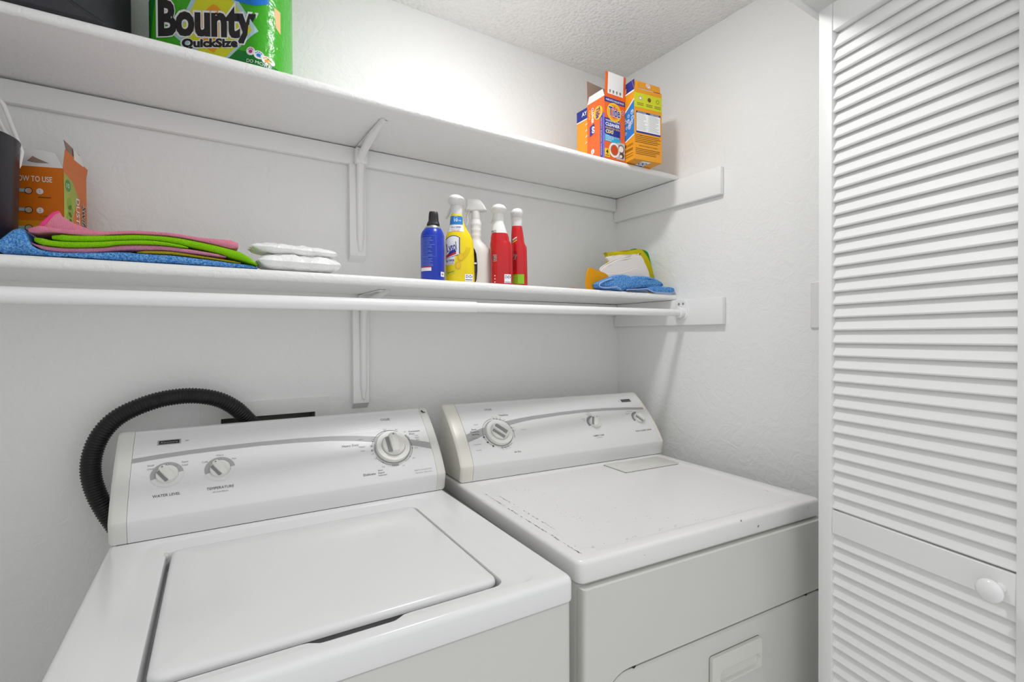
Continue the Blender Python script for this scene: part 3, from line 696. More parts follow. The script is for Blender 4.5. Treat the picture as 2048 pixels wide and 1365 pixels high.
# ---- orange carton of washing machine cleaner
td = carton('laundry_box', 'bright orange washing machine cleaner carton with its top flaps standing open', (1.0917, 1.1570, ZS+.0012), -1, .0872, .081, .193, ORANGE)
f = Print(plane_map((0, 0, 0), (1, 0, 0), (0, 0, 1)))
f.rect(0, .176, .087, .191, NAVY, 0); f.text('4 MONTH VALUE PACK', .044, .1835, .0062, INKW, 1, w=.078, bold=.012)
f.disc(.040, .148, .0300, YELLOW, 1, 36); f.arc(.040, .148, .021, .0245, 0, 360, AMBER, 2, 30); f.disc(.040, .148, .0195, ORANGE, 2, 30)
f.text('Tide', .041, .150, .028, INKW, 3, w=.050, bold=.055); f.text('Tide', .041, .150, .028, NAVY, 4, w=.048, bold=.02)
f.disc(.0765, .155, .0070, INKW, 1, 20); f.disc(.0765, .155, .0060, RED, 2, 20); f.text('4', .0765, .155, .007, INKW, 3)
f.poly([(0, .126), (.060, .126), (.066, .120), (.066, .066), (0, .076)], NAVY, 0)
f.text('WASHING MACHINE', .034, .1185, .0058, INKW, 1, w=.060, bold=.01); f.text('CLEANER', .034, .107, .0100, INKW, 1, w=.060, bold=.03)
f.text('ENHANCED WITH', .034, .0955, .0058, YELLOW, 1, w=.060, bold=.01); f.text('OXI', .021, .0845, .0105, INKW, 1, w=.033, bold=.05, shear=.15); f.text('OXI', .021, .0845, .0105, YELLOW, 2, w=.032, bold=.02, shear=.15)
f.poly([(0, .076), (.066, .066), (.066, .058), (.036, .052), (0, .054)], CYAN, 1)
for i, s_ in enumerate(('ELIMINATES ODORS', '& REMOVES', 'RESIDUE')): f.text(s_, .005, .0695-.0062*i, .0046, INKW, 2, align='l')
f.disc(.041, .030, .0225, WHITEC, 1, 28, 1.05); f.disc(.041, .030, .0165, GREY, 2, 26, 1.05); f.disc(.041, .030, .0145, DORANGE, 3, 26, 1.05)
f.poly([(.050, .058), (.086, .058), (.086, .004), (.050, .004)], col('photo_grey', '#b6bcc4'), 0); f.disc(.070, .038, .014, col('photo_dark', '#6e6a6c'), 1, 24); f.disc(.070, .038, .010, WHITEC, 2, 24); f.disc(.073, .018, .010, col('photo_brown', '#5b463f'), 3, 18); f.disc(.069, .015, .005, WHITEC, 4, 14)
f.rect(0, .004, .022, .030, YELLOW, 2); f.text('4', .0105, .0205, .013, INKB, 3, bold=.03); f.rect(.003, .008, .019, .010, INKB, 3)
f.build('printed_front', td)
f = Print(plane_map((0, .081, 0), (0, -1, 0), (0, 0, 1)))
f.rect(.061, .0, .072, .142, NAVY, 0); f.rect(.073, .0, .081, .142, col('card_violet', '#5c63c9'), 0); f.text('WASHING MACHINE CLEANER', .0665, .070, .004, INKW, 1, rot=90, w=.12)
f.disc(.052, .150, .021, YELLOW, 1, 30); f.disc(.052, .150, .014, AMBER, 2, 24); f.text('Tide', .052, .150, .018, NAVY, 3, rot=-90, w=.034, bold=.03)
f.text('CLEANER', .026, .150, .010, INKW, 1, rot=-90, w=.05, bold=.03); f.text('OXI', .012, .158, .009, YELLOW, 1, rot=-90, w=.03, bold=.03)
f.poly([(.012, .085), (.034, .092), (.034, .123), (.012, .118)], NAVY, 0); f.text('60', .029, .104, .012, INKW, 1, rot=-90, w=.022, bold=.03); f.disc(.026, .035, .008, INKW, 0, 18); f.text('6', .026, .035, .010, ORANGE, 1)
f.build('printed_side', td)
fl = flap(td, 'front_flap', [(0, -.0005, .193), (.0872, -.0005, .193), (.0885, -.004, .268), (.002, -.004, .268)], ORANGE, WHITEC)
f = Print(plane_map((0, -.0002, .193), (1, 0, 0), (0, -.05, 1)))
f.rect(.012, .010, .078, .0755, WHITEC, 0)
for i in range(4): f.disc(.022+.0145*i, .020, .0040, mat('glyph_green_grey', '#8a9085', .5), 1, 10); f.poly([(.022+.0145*i-.0035, .018), (.022+.0145*i+.0035, .018), (.022+.0145*i, .012)], mat('glyph_green_grey', '#8a9085', .5), 1)
f.build('flap_panel', td)
flap(td, 'back_flap', [(.0872, .081, .193), (0, .081, .193), (0, .083, .272), (.0872, .083, .265)], ORANGE, KRAFT)
flap(td, 'side_flap', [(0, .081, .193), (0, 0, .193), (-.006, .002, .212), (-.006, .066, .212)], WHITEC, WHITEC)

# ---- third carton behind
b3 = carton('laundry_box', 'amber and blue carton half hidden behind the orange cleaner carton', (1.100, 1.2465, ZS+.0012), 0, .105, .052, .192, AMBER)
f = Print(plane_map((0, .052, 0), (0, -1, 0), (0, 0, 1)))
f.rect(0, .157, .052, .192, NAVY, 0); f.rect(0, .1535, .052, .157, INKW, 1); f.text('AY', .0385, .176, .013, INKW, 2, w=.026, bold=.02)
for i in range(4): f.poly([(.040, .135-.02*i), (.052, .142-.02*i), (.052, .137-.02*i)], WHITEC, 1)
f.build('printed_side', b3)

# ---- pack of paper towels, turned to face the door
GREEN = col('wrap_green', '#3fae1c', .22, bump=[('noise', 45, .5, .004, 1.5)]); DGREEN = col('wrap_dark_green', '#0f7a2b', .22); LGREEN = col('wrap_light_green', '#7ed02c', .22)
WYEL = col('wrap_yellow', '#dcdc22', .22); WORA = col('wrap_orange', '#f0a01e', .22); WBLU = col('wrap_blue', '#1878d8', .22); PALEB = col('wrap_pale_blue', '#b5d8dd', .22); PEACH = col('wrap_peach', '#f2c58a', .25)
PB, PH, PD = .272, .28, .150
bty = empty('paper_towel_pack', mtx=Matrix.Translation((-.0790, 1.3215, 1.8732)) @ Matrix.Rotation(R(-32.77), 4, 'Z'))
def pk_front(u):
    k = u/.028 if u < PB/2 else (PB-u)/.045
    return 0 if k >= 1 else (.026 if u < PB/2 else .062)*(1-math.sqrt(max(0, 1-(1-k)**2)))
def pk_map(u, v, h): return Vector((u, pk_front(u)-h, v))
rings = []
us = [0, .0005, .002, .005, .010, .016, .022, .028]+[.028+(PB-.073)*i/20 for i in range(1, 20)]+[PB-.045, PB-.036, PB-.028, PB-.020, PB-.013, PB-.007, PB-.003, PB-.0008, PB]
for k in range(31):
    v = PH*k/30; e = max(0, 1-min(v, PH-v)/.016); ii = .010*(1-math.sqrt(1-e*e)) if e > 0 else 0
    ring = []
    for u in us: p = pk_map(u, v, 0); p.y += ii; p.x += ii*(1-2*u/PB); ring.append(p)
    for u in reversed(us): p = pk_map(u, v, 0); p.y = PD-p.y-ii; p.x += ii*(1-2*u/PB); ring.append(p)
    rings.append(ring)
MB().rings(rings).build('plastic_wrap', GREEN, bty, 50)
def Q(x, y): return ((x-100)*.000167, (935-y)*.000167)
f = Print(pk_map, .0006, .0002)
def qpoly(pts, m, l):
    """finely strip the polygon so it follows the wrap"""
    P_ = [Q(*p) for p in pts]; u0 = min(p[0] for p in P_); u1 = max(p[0] for p in P_); N_ = 24; lo, hi = [], []
    for i in range(N_+1):
        u = u0+(u1-u0)*(i+.001)/(N_+.002); ys = []
        for a, b in zip(P_, P_[1:]+P_[:1]):
            if (a[0]-u)*(b[0]-u) <= 0 and abs(a[0]-b[0]) > 1e-9: ys.append(a[1]+(b[1]-a[1])*(u-a[0])/(b[0]-a[0]))
        if len(ys) >= 2: lo.append((u, min(ys))); hi.append((u, max(ys)))
    f.strip(lo, hi, m, l)
qpoly([(490, 460), (960, -460), (1000, -460), (1560, 400), (1180, 760), (830, 760)], PALEB, 0)
qpoly([(560, 450), (985, -380), (1490, 400), (1150, 745), (860, 700)], WYEL, 1)
qpoly([(760, 300), (940, 110), (1000, 70), (1060, 100), (1180, 260), (1180, 450), (1000, 690), (900, 620), (790, 450)], WORA, 2)
qpoly([(1180, 760), (1310, 650), (1500, 690), (1715, 790), (1715, 900), (1300, 930), (1150, 930)], DGREEN, 1)
qpoly([(1230, 10), (1240, -120), (1640, -120), (1660, 0), (1600, 50), (1530, 85), (1420, 70)], WBLU, 1)
qpoly([(100, 0), (100, 470), (180, 480), (260, 0)], DGREEN, 0)
qpoly([(1690, 0), (1722, 0), (1722, 290), (1700, 250)], PEACH, 1)
def wp(a, b):  # the word mark swells at its ends and dips to the right
    b = b if b > -.036 else -.036+(b+.036)*.45; return a, b*(1+.10*(a/.11)**2)-.004*(a/.1)
cx_, cv_ = Q(918, 262)
f.text('Bounty', cx_, cv_, .069, INKW, 4, w=.216, bold=.085, warp=wp); f.text('Bounty', cx_, cv_, .067, INKB, 5, w=.207, bold=.045, warp=wp)
cx_, cv_ = Q(955, 562)
f.text('QuickSize', cx_, cv_, .0178, INKW, 6, w=.126, bold=.10); f.text('QuickSize', cx_, cv_, .0168, INKB, 7, w=.119, bold=.05)
for (x, y), m in (((1470, 665), PINKI), ((1560, 700), SKY), ((1640, 740), WORA)):
    a, b = Q(x, y); f.disc(a, b, .0090, INKW, 3, 20); f.disc(a, b-.001, .0038, m, 4, 14)
    for k in range(4): f.disc(a+.0052*math.cos(R(30+40*k)), b+.0010+.0048*math.sin(R(30+40*k)), .0013, m, 4, 8)
a, b = Q(1545, 800); f.text('DO MORE', a, b, .0068, INKW, 3, w=.042, rot=-8)
f.build('printed_wrap', bty)
tag(bty, 'green plastic-wrapped pack of paper towels on the upper shelf', 'paper towels')

# ---- dark fabric bin at the left end of the upper shelf
FAB = mat('dark_fabric', '#3a3a40', .75, [('noise', 400, .4, .0015, 0)])
bin_ = empty('fabric_bin', (-.25, 1.28, 1.8702))
def qd(x0, x1, xf, y0, y1, z):
    return [Vector((x0, y0, z)), Vector((xf-.02, y0, z)), Vector((xf, y0+.012, z)), Vector((x1, y1-.02, z)), Vector((x1-.02, y1, z)), Vector((x0, y1, z))]
MB().rings([qd(-.25, .146, .128, -.105, .135, .004), qd(-.255, .152, .130, -.114, .14, 0.012), qd(-.255, .150, .095, -.115, .14, .03), qd(-.255, .147, .050, -.108, .14, .06), qd(-.25, .145, .02, -.10, .14, .13), qd(-.25, .145, .0, -.095, .14, .24)]).build('fabric_body', FAB, bin_, 30)
MB().tube([(.123, -.1125, .014), (.088, -.112, .032), (.043, -.105, .062), (.013, -.097, .13), (-.006, -.092, .24)], .0018, 8).build('piping', FAB, bin_, 40)
tag(bin_, 'charcoal fabric storage bin at the left end of the upper shelf', 'storage bin')

# ================================================================== THINGS ON THE LOWER SHELF
ZL = 1.4532
def spl(poly, k_=5):
    n = len(poly); out = []
    for i in range(n):
        p0, p1, p2_, p3 = [Vector(poly[(i+k-1) % n]) for k in range(4)]
        for k in range(k_): t = k/k_; out.append(tuple(.5*((2*p1)+(-p0+p2_)*t+(2*p0-5*p1+4*p2_-p3)*t*t+(-p0+3*p1-3*p2_+p3)*t**3)))
    return out
class Bottle:
    def __init__(s, name, label, x, y, cat='spray bottle', group='cleaners in a row on the lower shelf'):
        s.ang = math.atan2(x, y); s.root = empty(name, mtx=Matrix.Translation((x, y, ZL)) @ Matrix.Rotation(-s.ang, 4, 'Z')); tag(s.root, label, cat, group)
    def loft(s, name, secs, m, pw=2.0, n=32, smooth=50, parent=None):
        """secs: (z, cx, rx, ry) with z in room height"""
        rings = []
        for z, cx, rx, ry in secs:
            ring = []
            for k in range(n):
                a = 2*PI*k/n; c, q = math.cos(a), math.sin(a)
                ring.append(Vector((cx+rx*math.copysign(abs(c)**(2/pw), c), ry*math.copysign(abs(q)**(2/pw), q), z-ZL)))
            rings.append(ring)
        return MB().rings(rings).build(name, m, parent or s.root, smooth)
    def lab(s, secs, pw=2.0):
        Z = [(z, (cx, rx, ry)) for z, cx, rx, ry in secs]
        def f(u, v, h):
            i = 0
            while i < len(Z)-2 and Z[i+1][0] < v: i += 1
            (z0, a), (z1, b) = Z[i], Z[i+1]; t = min(1, max(0, (v-z0)/(z1-z0) if z1 > z0 else 0)); cx, rx, ry = [a[j]+(b[j]-a[j])*t for j in range(3)]
            q = max(-.995, min(.995, (u-cx)/rx)); return Vector((u, -ry*(1-abs(q)**pw)**(1/pw)-h, v-ZL))
        return Print(f, .0005, .00018)
def patch(f, u0, u1, v0, v1, m, l=0): f.rect(u0, v0, u1, v1, m, l, 12, 8)

# ---- blue aerosol can
BLUEC = col('can_blue', '#1236b4', .28); CAPB = col('cap_black', '#1d1d1d', .4)
c = Bottle('aerosol_can', 'blue aerosol can with black cap, leftmost in the row of cleaners', .537, 1.215, 'aerosol can')
S_ = [(ZL, -.001, .0295, .0295), (ZL+.002, -.001, .0308, .0308), (1.571, -.001, .0308, .0308), (1.580, -.001, .0285, .0285), (1.587, -.0005, .0245, .0245), (1.5905, 0, .0215, .0215)]
c.loft('can_body', S_, BLUEC); c.loft('can_dome', [(1.5900, 0, .0222, .0222), (1.5915, 0, .0224, .0224), (1.597, .0005, .0180, .0180), (1.600, .001, .0150, .0150)], METALS)
c.loft('spray_cap', [(1.5975, .0008, .0162, .0162), (1.6005, .0008, .0170, .0175), (1.604, .001, .0160, .0165), (1.610, .0018, .0135, .0145), (1.622, .0018, .0128, .0140), (1.630, .0018, .0120, .0135), (1.6345, .0015, .0105, .0115), (1.6350, .0015, .004, .004)], CAPB, 4.0, 24, 30)
f = c.lab(S_); PALE = col('ink_pale_blue', '#7f9be0', .4)
for q in range(22): 
    v = 1.562-.0036*q
    f.rect(-.029, v, -.029+.034*random.uniform(.45, 1), v+.0010, PALE, 1, 8, 1)
f.rect(.0075, 1.515, .0079, 1.5685, PALE, 1, 1, 6); f.rect(-.029, 1.5683, .0079, 1.5687, PALE, 1, 8, 1); f.rect(-.029, 1.515, .0079, 1.5154, PALE, 1, 8, 1)
patch(f, -.0305, -.0045, 1.4775, 1.4868, INKW, 1); patch(f, -.0305, -.0045, 1.4862, 1.4885, RED, 2)
f.build('can_print', c.root)
f = c.lab(S_); patch(f, .0195, .0285, 1.4640, 1.4765, INKW, 1); f.disc(.0245, 1.470, .0025, NAVY, 2, 10); f.build('sticker', c.root)

# ---- yellow spray bottle
YB_ = col('bottle_yellow', '#f5da08', .25)
c = Bottle('spray_bottle', 'yellow spray bottle with blue and white label and white trigger head', .617, 1.225)
S_ = [(ZL, .003, .0385, .022), (ZL+.003, .003, .0402, .0235), (1.52, .0025, .0395, .0235), (1.562, .0015, .0386, .0235), (1.575, .0008, .036, .0225), (1.585, .0, .0325, .021), (1.595, -.0015, .0275, .0195), (1.608, -.0035, .0215, .0175), (1.620, -.0047, .0190, .0168), (1.635, -.0050, .0170, .016), (1.639, -.0050, .0150, .0150)]
c.loft('bottle_body', S_, YB_, 2.4)
c.loft('collar', [(1.6385, -.005, .0152, .0152), (1.6395, -.005, .0156, .0156), (1.662, -.005, .0156, .0156), (1.6645, -.005, .0148, .0148)], PLASTW)
c.loft('trigger_head', [(1.6640, -.0055, .0150, .018), (1.667, -.0062, .0172, .024), (1.672, -.0055, .0215, .030), (1.678, -.005, .0240, .033), (1.684, -.0065, .0215, .031), (1.689, -.0080, .0150, .024), (1.6915, -.0085, .006, .012)], PLASTW, 2.2)
MB().tube([(-.016, .012, 1.668-ZL), (-.025, .016, 1.652-ZL), (-.030, .019, 1.640-ZL), (-.034, .020, 1.633-ZL)], [.0045, .0040, .0035, .0025], 10).build('trigger', PLASTW, c.root, 40)
f = c.lab(S_, 2.4)
patch(f, -.0225, .0115, 1.610, 1.6335, SKY, 0); f.text('10', -.0070, 1.6225, .0085, INKW, 1, bold=.02); f.text('HR', .004, 1.621, .004, INKW, 1); f.text('PROTECTION', -.005, 1.6135, .0032, CYAN, 1, w=.024); f.arc(-.007, 1.6255, .0058, .0064, 30, 150, INKW, 1)
f.strip([(-.0280+.043*i/12, 1.5900+.0015*math.sin(PI*i/12)) for i in range(13)], [(-.0235+.0355*i/12, 1.6098) for i in range(13)], INKW, 0)
f.text('KILLS GERMS', -.0065, 1.6030, .0042, NAVY, 1, w=.026, bold=.02); f.text('KILLS 99.9%', -.0075, 1.5975, .0032, INKL, 1, w=.024); f.text('OF BACTERIA', -.0080, 1.5930, .0030, RED, 1, w=.022)
# logo shield
sh = lambda t: (-.0350+.0385*t)
top = [(sh(i/14), 1.5510+.0270*math.sin(PI*(.22+.5*i/14))) for i in range(15)]
f.strip([(u, 1.5170+.0115*(u+.035)/.0385) for u, v in top], [(u, v+.0022) for u, v in top], NAVY, 0)
f.strip([(u, 1.5185+.0115*(u+.035)/.0385) for u, v in top[:14]], [(u, v) for u, v in top[:14]], WHITEC, 1)
f.text('Lysol', -.0190, 1.5490, .0225, NAVY, 2, w=.0300, bold=.02, shear=.3, rot=14)
f.strip([(-.0345+.0275*i/8, 1.5195+.0105*i/8) for i in range(9)], [(-.0345+.0275*i/8, 1.5265+.0100*i/8+.002*math.sin(PI*i/8)) for i in range(9)], RED, 2)
f.strip([(-.0270+.0205*i/8, 1.5290+.0070*i/8) for i in range(9)], [(-.0270+.0205*i/8, 1.5325+.0060*i/8+.0045*math.sin(PI*i/8)) for i in range(9)], NAVY, 3)
f.strip([(-.0350+.023*i/8, 1.500+.003*i/8) for i in range(9)], [(-.0350+.026*i/8, 1.5185+.0105*i/8) for i in range(9)], WHITEC, 0)
f.text('ALL PURPOSE', -.0230, 1.5125, .0055, NAVY, 3, w=.022, bold=.03, rot=4); f.text('CLEANER', -.0205, 1.5055, .0042, INKL, 3, w=.015, rot=4)
f.strip([(-.0345+.0245*i/6, 1.4735+.0055*i/6) for i in range(7)], [(-.0345+.0245*i/6, 1.4815+.0065*i/6) for i in range(7)], LIME, 1); f.strip([(-.030+.017*i/6, 1.4785+.0042*i/6) for i in range(7)], [(-.030+.017*i/6, 1.4797+.0042*i/6) for i in range(7)], INKB, 2)
LEM = col('ink_lemon', '#d8b400', .3)
for u, v, r_ in ((.0050, 1.5210, .0085), (-.0020, 1.4985, .0080)): f.disc(u, v, r_, LEM, 1, 18, 1.3); f.disc(u+.001, v+.001, r_*.75, YELLOW, 2, 18, 1.3)
for k in range(4): f.arc(-.012, 1.552, .032+.0035*k, .0332+.0035*k, -70, -5, LEM, 1, 14)
f.build('label_print', c.root); f = c.lab(S_, 2.4)
patch(f, .0165, .0375, ZL+.004, 1.4765, INKW, 1)
for u in (.0225, .0318):
    for a0 in (70, 190, 310): f.arc(u, 1.4700, .0022, .0040, a0, a0+85, NAVY, 2, 6)
f.rect(.018, 1.4600, .036, 1.4620, NAVY, 2, 4, 1); f.build('sticker', c.root)

# ---- plain white trigger bottle
c = Bottle('spray_bottle', 'plain white spray bottle with ribbed neck and black side label', .7061, 1.266)
S_ = [(ZL, -.003, .0375, .023), (ZL+.003, -.003, .0392, .0245), (1.52, -.003, .0392, .0245), (1.5465, -.0035, .0388, .0245), (1.560, -.0045, .036, .0235), (1.572, -.0075, .0250, .020), (1.582, -.0105, .0162, .0160), (1.590, -.011, .0140, .0140), (1.596, -.011, .0152, .0152), (1.601, -.011, .0152, .0152), (1.605, -.011, .0138, .0138), (1.611, -.0108, .0154, .0154), (1.617, -.0108, .0154, .0154), (1.621, -.0108, .0138, .0138), (1.628, -.0105, .0158, .0158), (1.634, -.0105, .0160, .0160), (1.639, -.011, .0140, .0140), (1.645, -.0112, .0132, .0132)]
WB = col('bottle_white', '#e9e8e6', .35)
c.loft('bottle_body', S_, WB, 2.2)
c.loft('collar', [(1.6448, -.0112, .0126, .0126), (1.646, -.0112, .0132, .0132), (1.666, -.0112, .0128, .0128), (1.672, -.0112, .0120, .0120)], PLASTW)
head = [(-.0430, 1.6712), (-.0385, 1.6800), (-.0395, 1.6905), (-.0375, 1.7000), (-.0306, 1.7030), (-.0046, 1.7028), (.0090, 1.6920), (.0198, 1.6722), (.0130, 1.6695), (-.0012, 1.6692), (-.0261, 1.6684)]
hm = lambda u, v, d: Vector((u, d, v-ZL)); head = spl(head); hi_ = [(-.011+(u+.011)*.80, 1.686+(v-1.686)*.78) for u, v in head]; h2 = [(-.011+(u+.011)*.94, 1.686+(v-1.686)*.93) for u, v in head]
MB().rings([[hm(u, v, -.0145) for u, v in hi_], [hm(u, v, -.013) for u, v in h2], [hm(u, v, -.009) for u, v in head], [hm(u, v, .009) for u, v in head], [hm(u, v, .013) for u, v in h2], [hm(u, v, .0145) for u, v in hi_]]).build('trigger_head', PLASTW, c.root, 50)
MB().tube([(-.030, 0, 1.669-ZL), (-.036, 0, 1.655-ZL), (-.034, 0, 1.640-ZL), (-.038, 0, 1.628-ZL)], [.0045, .004, .0035, .0025], 10).build('trigger', PLASTW, c.root, 40)
f = c.lab(S_, 2.2)
f.strip([(-.0380, 1.4560), (-.030, 1.4560), (-.020, 1.4562), (-.0145, 1.460), (-.0100, 1.470), (-.0075, 1.495)], [(-.0380, 1.560), (-.030, 1.566), (-.020, 1.563), (-.0145, 1.556), (-.0100, 1.543), (-.0075, 1.515)], BLACK, 0)
for k in range(14): f.rect(-.024, 1.470+.0030*k, -.0115, 1.4708+.0030*k, GREY, 1, 4, 1)
patch(f, -.021, -.0095, 1.514, 1.519, INKW, 1); f.build('label_print', c.root)

# ---- two red spray bottles
REDB = col('bottle_red', '#c5161f', .2); REDD = col('bottle_deep_red', '#a8141c', .25)
c = Bottle('spray_bottle', 'red spray bottle with frosted white shoulder and white trigger head', .7397, 1.207)
S_ = [(ZL, .004, .0295, .021), (ZL+.003, .004, .0308, .0225), (1.52, .0035, .0308, .0225), (1.555, .0028, .0318, .023), (1.5655, .0018, .0318, .0225), (1.573, .0000, .0290, .021), (1.5785, -.0015, .0262, .0200), (1.588, -.0018, .0258, .0200), (1.598, -.0025, .0225, .0190)]
S2 = [(1.598, -.0025, .0225, .0190), (1.610, -.0040, .0198, .0175), (1.622, -.0050, .0170, .0160), (1.627, -.0052, .0150, .0150), (1.632, -.0052, .0142, .0142)]
c.loft('bottle_body', S_, REDB, 2.5); c.loft('bottle_shoulder', S2, WHITEC, 2.3)
c.loft('collar', [(1.6310, -.0052, .0140, .0140), (1.6325, -.0052, .0146, .0146), (1.652, -.0052, .0160, .0160), (1.655, -.0052, .0158, .0160)], PLASTW)
c.loft('trigger_head', [(1.6545, -.0050, .0160, .0190), (1.659, -.0045, .0185, .025), (1.664, -.0042, .0222, .030), (1.669, -.0045, .0218, .030), (1.675, -.0045, .0175, .026), (1.6795, -.0050, .009, .014)], PLASTW, 2.2)
MB().tube([(-.012, .012, 1.658-ZL), (-.022, .016, 1.642-ZL), (-.028, .019, 1.632-ZL)], [.0045, .0038, .0025], 10).build('trigger', PLASTW, c.root, 40)
f = c.lab(S_, 2.5); 
f.text('E', -.0155, 1.5270, .0160, INKW, 1, w=.010, bold=.04); f.text('E', -.0155, 1.5270, .0160, BLACK, 2, w=.0095, bold=.0)
f.build('letter_print', c.root); f = c.lab(S_, 2.5)
for k in range(3): f.disc(-.016, 1.478-.009*k, .0016, INKW, 1, 8)
f.build('dot_print', c.root); f = c.lab(S_, 2.5)
patch(f, .0105, .0290, ZL+.004, 1.4815, INKW, 1)
for u in (.0158, .0240):
    for a0 in (70, 190, 310): f.arc(u, 1.4740, .0022, .0040, a0, a0+85, NAVY, 2, 6)
f.rect(.0115, 1.4590, .028, 1.4605, NAVY, 2, 4, 1); f.build('sticker', c.root)
f = c.lab(S2, 2.3); f.text('PRO', -.0185, 1.6020, .0080, INKB, 1, w=.013); f.rect(-.022, 1.5985, -.010, 1.5990, RED, 1, 4, 1); f.build('shoulder_print', c.root)

c = Bottle('spray_bottle', 'narrow all-red spray bottle with green label patch, rightmost in the row', .813, 1.225)
S_ = [(ZL, .0025, .0222, .021), (ZL+.003, .0028, .0235, .0225), (1.52, .0022, .0232, .0225), (1.563, .0015, .0230, .0225), (1.5705, .0012, .0225, .022), (1.578, -.0010, .0200, .020), (1.584, -.0022, .0196, .0195), (1.604, -.0034, .0182, .0180), (1.6275, -.0045, .0156, .0156), (1.630, -.0045, .0150, .0150)]
c.loft('bottle_body', S_, REDB, 2.5)
c.loft('collar', [(1.6295, -.0047, .0150, .0150), (1.631, -.0047, .0158, .0158), (1.6535, -.0048, .0161, .0161), (1.656, -.0048, .0160, .016)], PLASTW)
c.loft('trigger_head', [(1.6555, -.0047, .0162, .019), (1.6605, -.0045, .0172, .025), (1.666, -.0044, .0186, .029), (1.671, -.0044, .0184, .029), (1.6775, -.0035, .0150, .025), (1.6815, -.0025, .008, .014)], PLASTW, 2.2)
f = c.lab(S_, 2.5)
patch(f, -.0185, .0160, 1.4600, 1.4880, col('label_green', '#6f9a17'), 0); patch(f, -.003, .0160, 1.4605, 1.4875, col('label_bright_green', '#86c20e'), 1)
for k in range(5): f.rect(-.018, 1.4635+.0045*k, -.005, 1.4645+.0045*k, LIME, 2, 3, 1)
f.text('UE', -.0120, 1.5385, .0095, INKL, 2, rot=72, w=.016, bold=.03)
for v_, m_ in ((1.5945, INKW), (1.5905, INKL), (1.5860, YELLOW)): f.strip([(-.0175+.0130*i/5, v_-.0070+.0075*i/5) for i in range(6)], [(-.0175+.0130*i/5, v_-.0045+.0075*i/5) for i in range(6)], m_, 1)
patch(f, -.0185, -.004, 1.503, 1.556, REDD, 0); f.build('label_print', c.root)

# ---- round black bin with a white plastic loop handle sticking out
BINM = mat('bin_plastic', '#26252c', .3)
bn = empty('waste_bin', (-.352, 1.252, ZL-.0015))
MB().lathe([(0, 0), (.084, 0), (.0865, .004), (.0925, .2085), (.0938, .2125), (.0938, .2155), (.0915, .2160), (.0905, .2125), (.0845, .008), (0, .008)], n=56).build('bin_body', BINM, bn, 40)
tag(bn, 'round black plastic bin at the left end of the lower shelf', 'bin')
hd = empty('brush_handle', (-.300, 1.285, ZL+.009))
hp = lambda x, y, z: Vector((x+.300, y-1.285, z-ZL-.009))
MB().tube([hp(-.325, 1.272, 1.475), hp(-.264, 1.272, 1.630), hp(-.2600, 1.272, 1.655), hp(-.2665, 1.272, 1.678), hp(-.2760, 1.272, 1.712), hp(-.2830, 1.272, 1.736), hp(-.2900, 1.272, 1.747), hp(-.2985, 1.272, 1.750), hp(-.3060, 1.272, 1.744), hp(-.3050, 1.272, 1.735), hp(-.2970, 1.272, 1.722), hp(-.2870, 1.272, 1.700), hp(-.2770, 1.272, 1.676), hp(-.2735, 1.272, 1.655), hp(-.280, 1.272, 1.630), hp(-.337, 1.272, 1.475)], .0037, 10).build('loop', PLASTW, hd, 50)
tag(hd, 'white plastic loop handle sticking out of the round black bin', 'brush handle')

# ---- opened orange carton of dusters
DUO = col('duster_orange', '#e0760f'); DUS = col('duster_side_orange', '#dd7a3a'); DUG = col('duster_green', '#a9b84b')
db = carton('duster_box', 'opened orange duster carton behind the folded cloths', (-.2075-.098*math.cos(R(17)), 1.305+.098*math.sin(R(17)), ZL), -17, .098, .082, .190, DUO)
f = Print(plane_map((0, 0, 0), (1, 0, 0), (0, 0, 1)))
f.text('HOW TO USE', .0800, .166, .0105, INKW, 1, align='r', w=.062, bold=.012)
for v, n_ in ((.142, '1'), (.105, '2'), (.070, '3')):
    f.disc(.060, v, .0058, WHITEC, 1, 18); f.text(n_, .060, v, .006, AMBER, 2)
    f.disc(.042, v, .0062, col('print_skin', '#d9b08c'), 1, 14); f.arc(.042, v, .0056, .0068, 0, 360, INKB, 2, 14); f.rect(.024, v-.0025, .040, v+.0035, PALEB, 2)
f.rect(.057, .1295, .078, .1315, BROWNINK, 1); f.text('FLUFF', .066, .094, .0035, BROWNINK, 1)
f.rect(0, 0, .098, .085, AMBER, 0); f.build('printed_front', db)
f = Print(plane_map((.098, 0, 0), (0, 1, 0), (0, 0, 1)))
f.rect(0, 0, .082, .190, DUS, 0); f.poly([(0, 0), (.040, 0), (.030, .10), (.050, .145), (.030, .172), (0, .183)], DUG, 1)
f.disc(.014, .160, .010, mat('duster_leaf', '#5f9a4a', .5), 2, 16, 1.2); f.text('10', .014, .160, .009, INKW, 3)
for k in range(6): f.disc(.018+.004*(k % 2), .125-.014*k, .009, mat('duster_leaf2', '#8fae3e', .5), 2, 14, 1.4)
f.text('DUSTERS', .048, .100, .012, INKW, 3, rot=-90, w=.085, bold=.01); f.text('Swiffer', .070, .098, .014, INKW, 3, rot=-90, w=.075, bold=.05, shear=.3); f.text('Swiffer', .070, .098, .014, INKB, 4, rot=-90, w=.073, bold=.015, shear=.3)
f.build('printed_side', db)
flap(db, 'torn_flap', [(.0, 0, .190), (.098, 0, .190), (.084, .002, .219), (.06, .002, .223), (0, .002, .226)], WHITEC, WHITEC)
flap(db, 'side_flap', [(.098, 0, .190), (.098, .082, .190), (.103, .078, .212), (.101, .002, .228)], DUS, KRAFT)
flap(db, 'tuck_flap', [(.100, .010, .222), (.102, .062, .212), (.098, .058, .236), (.094, .012, .250)], KRAFT, KRAFT)
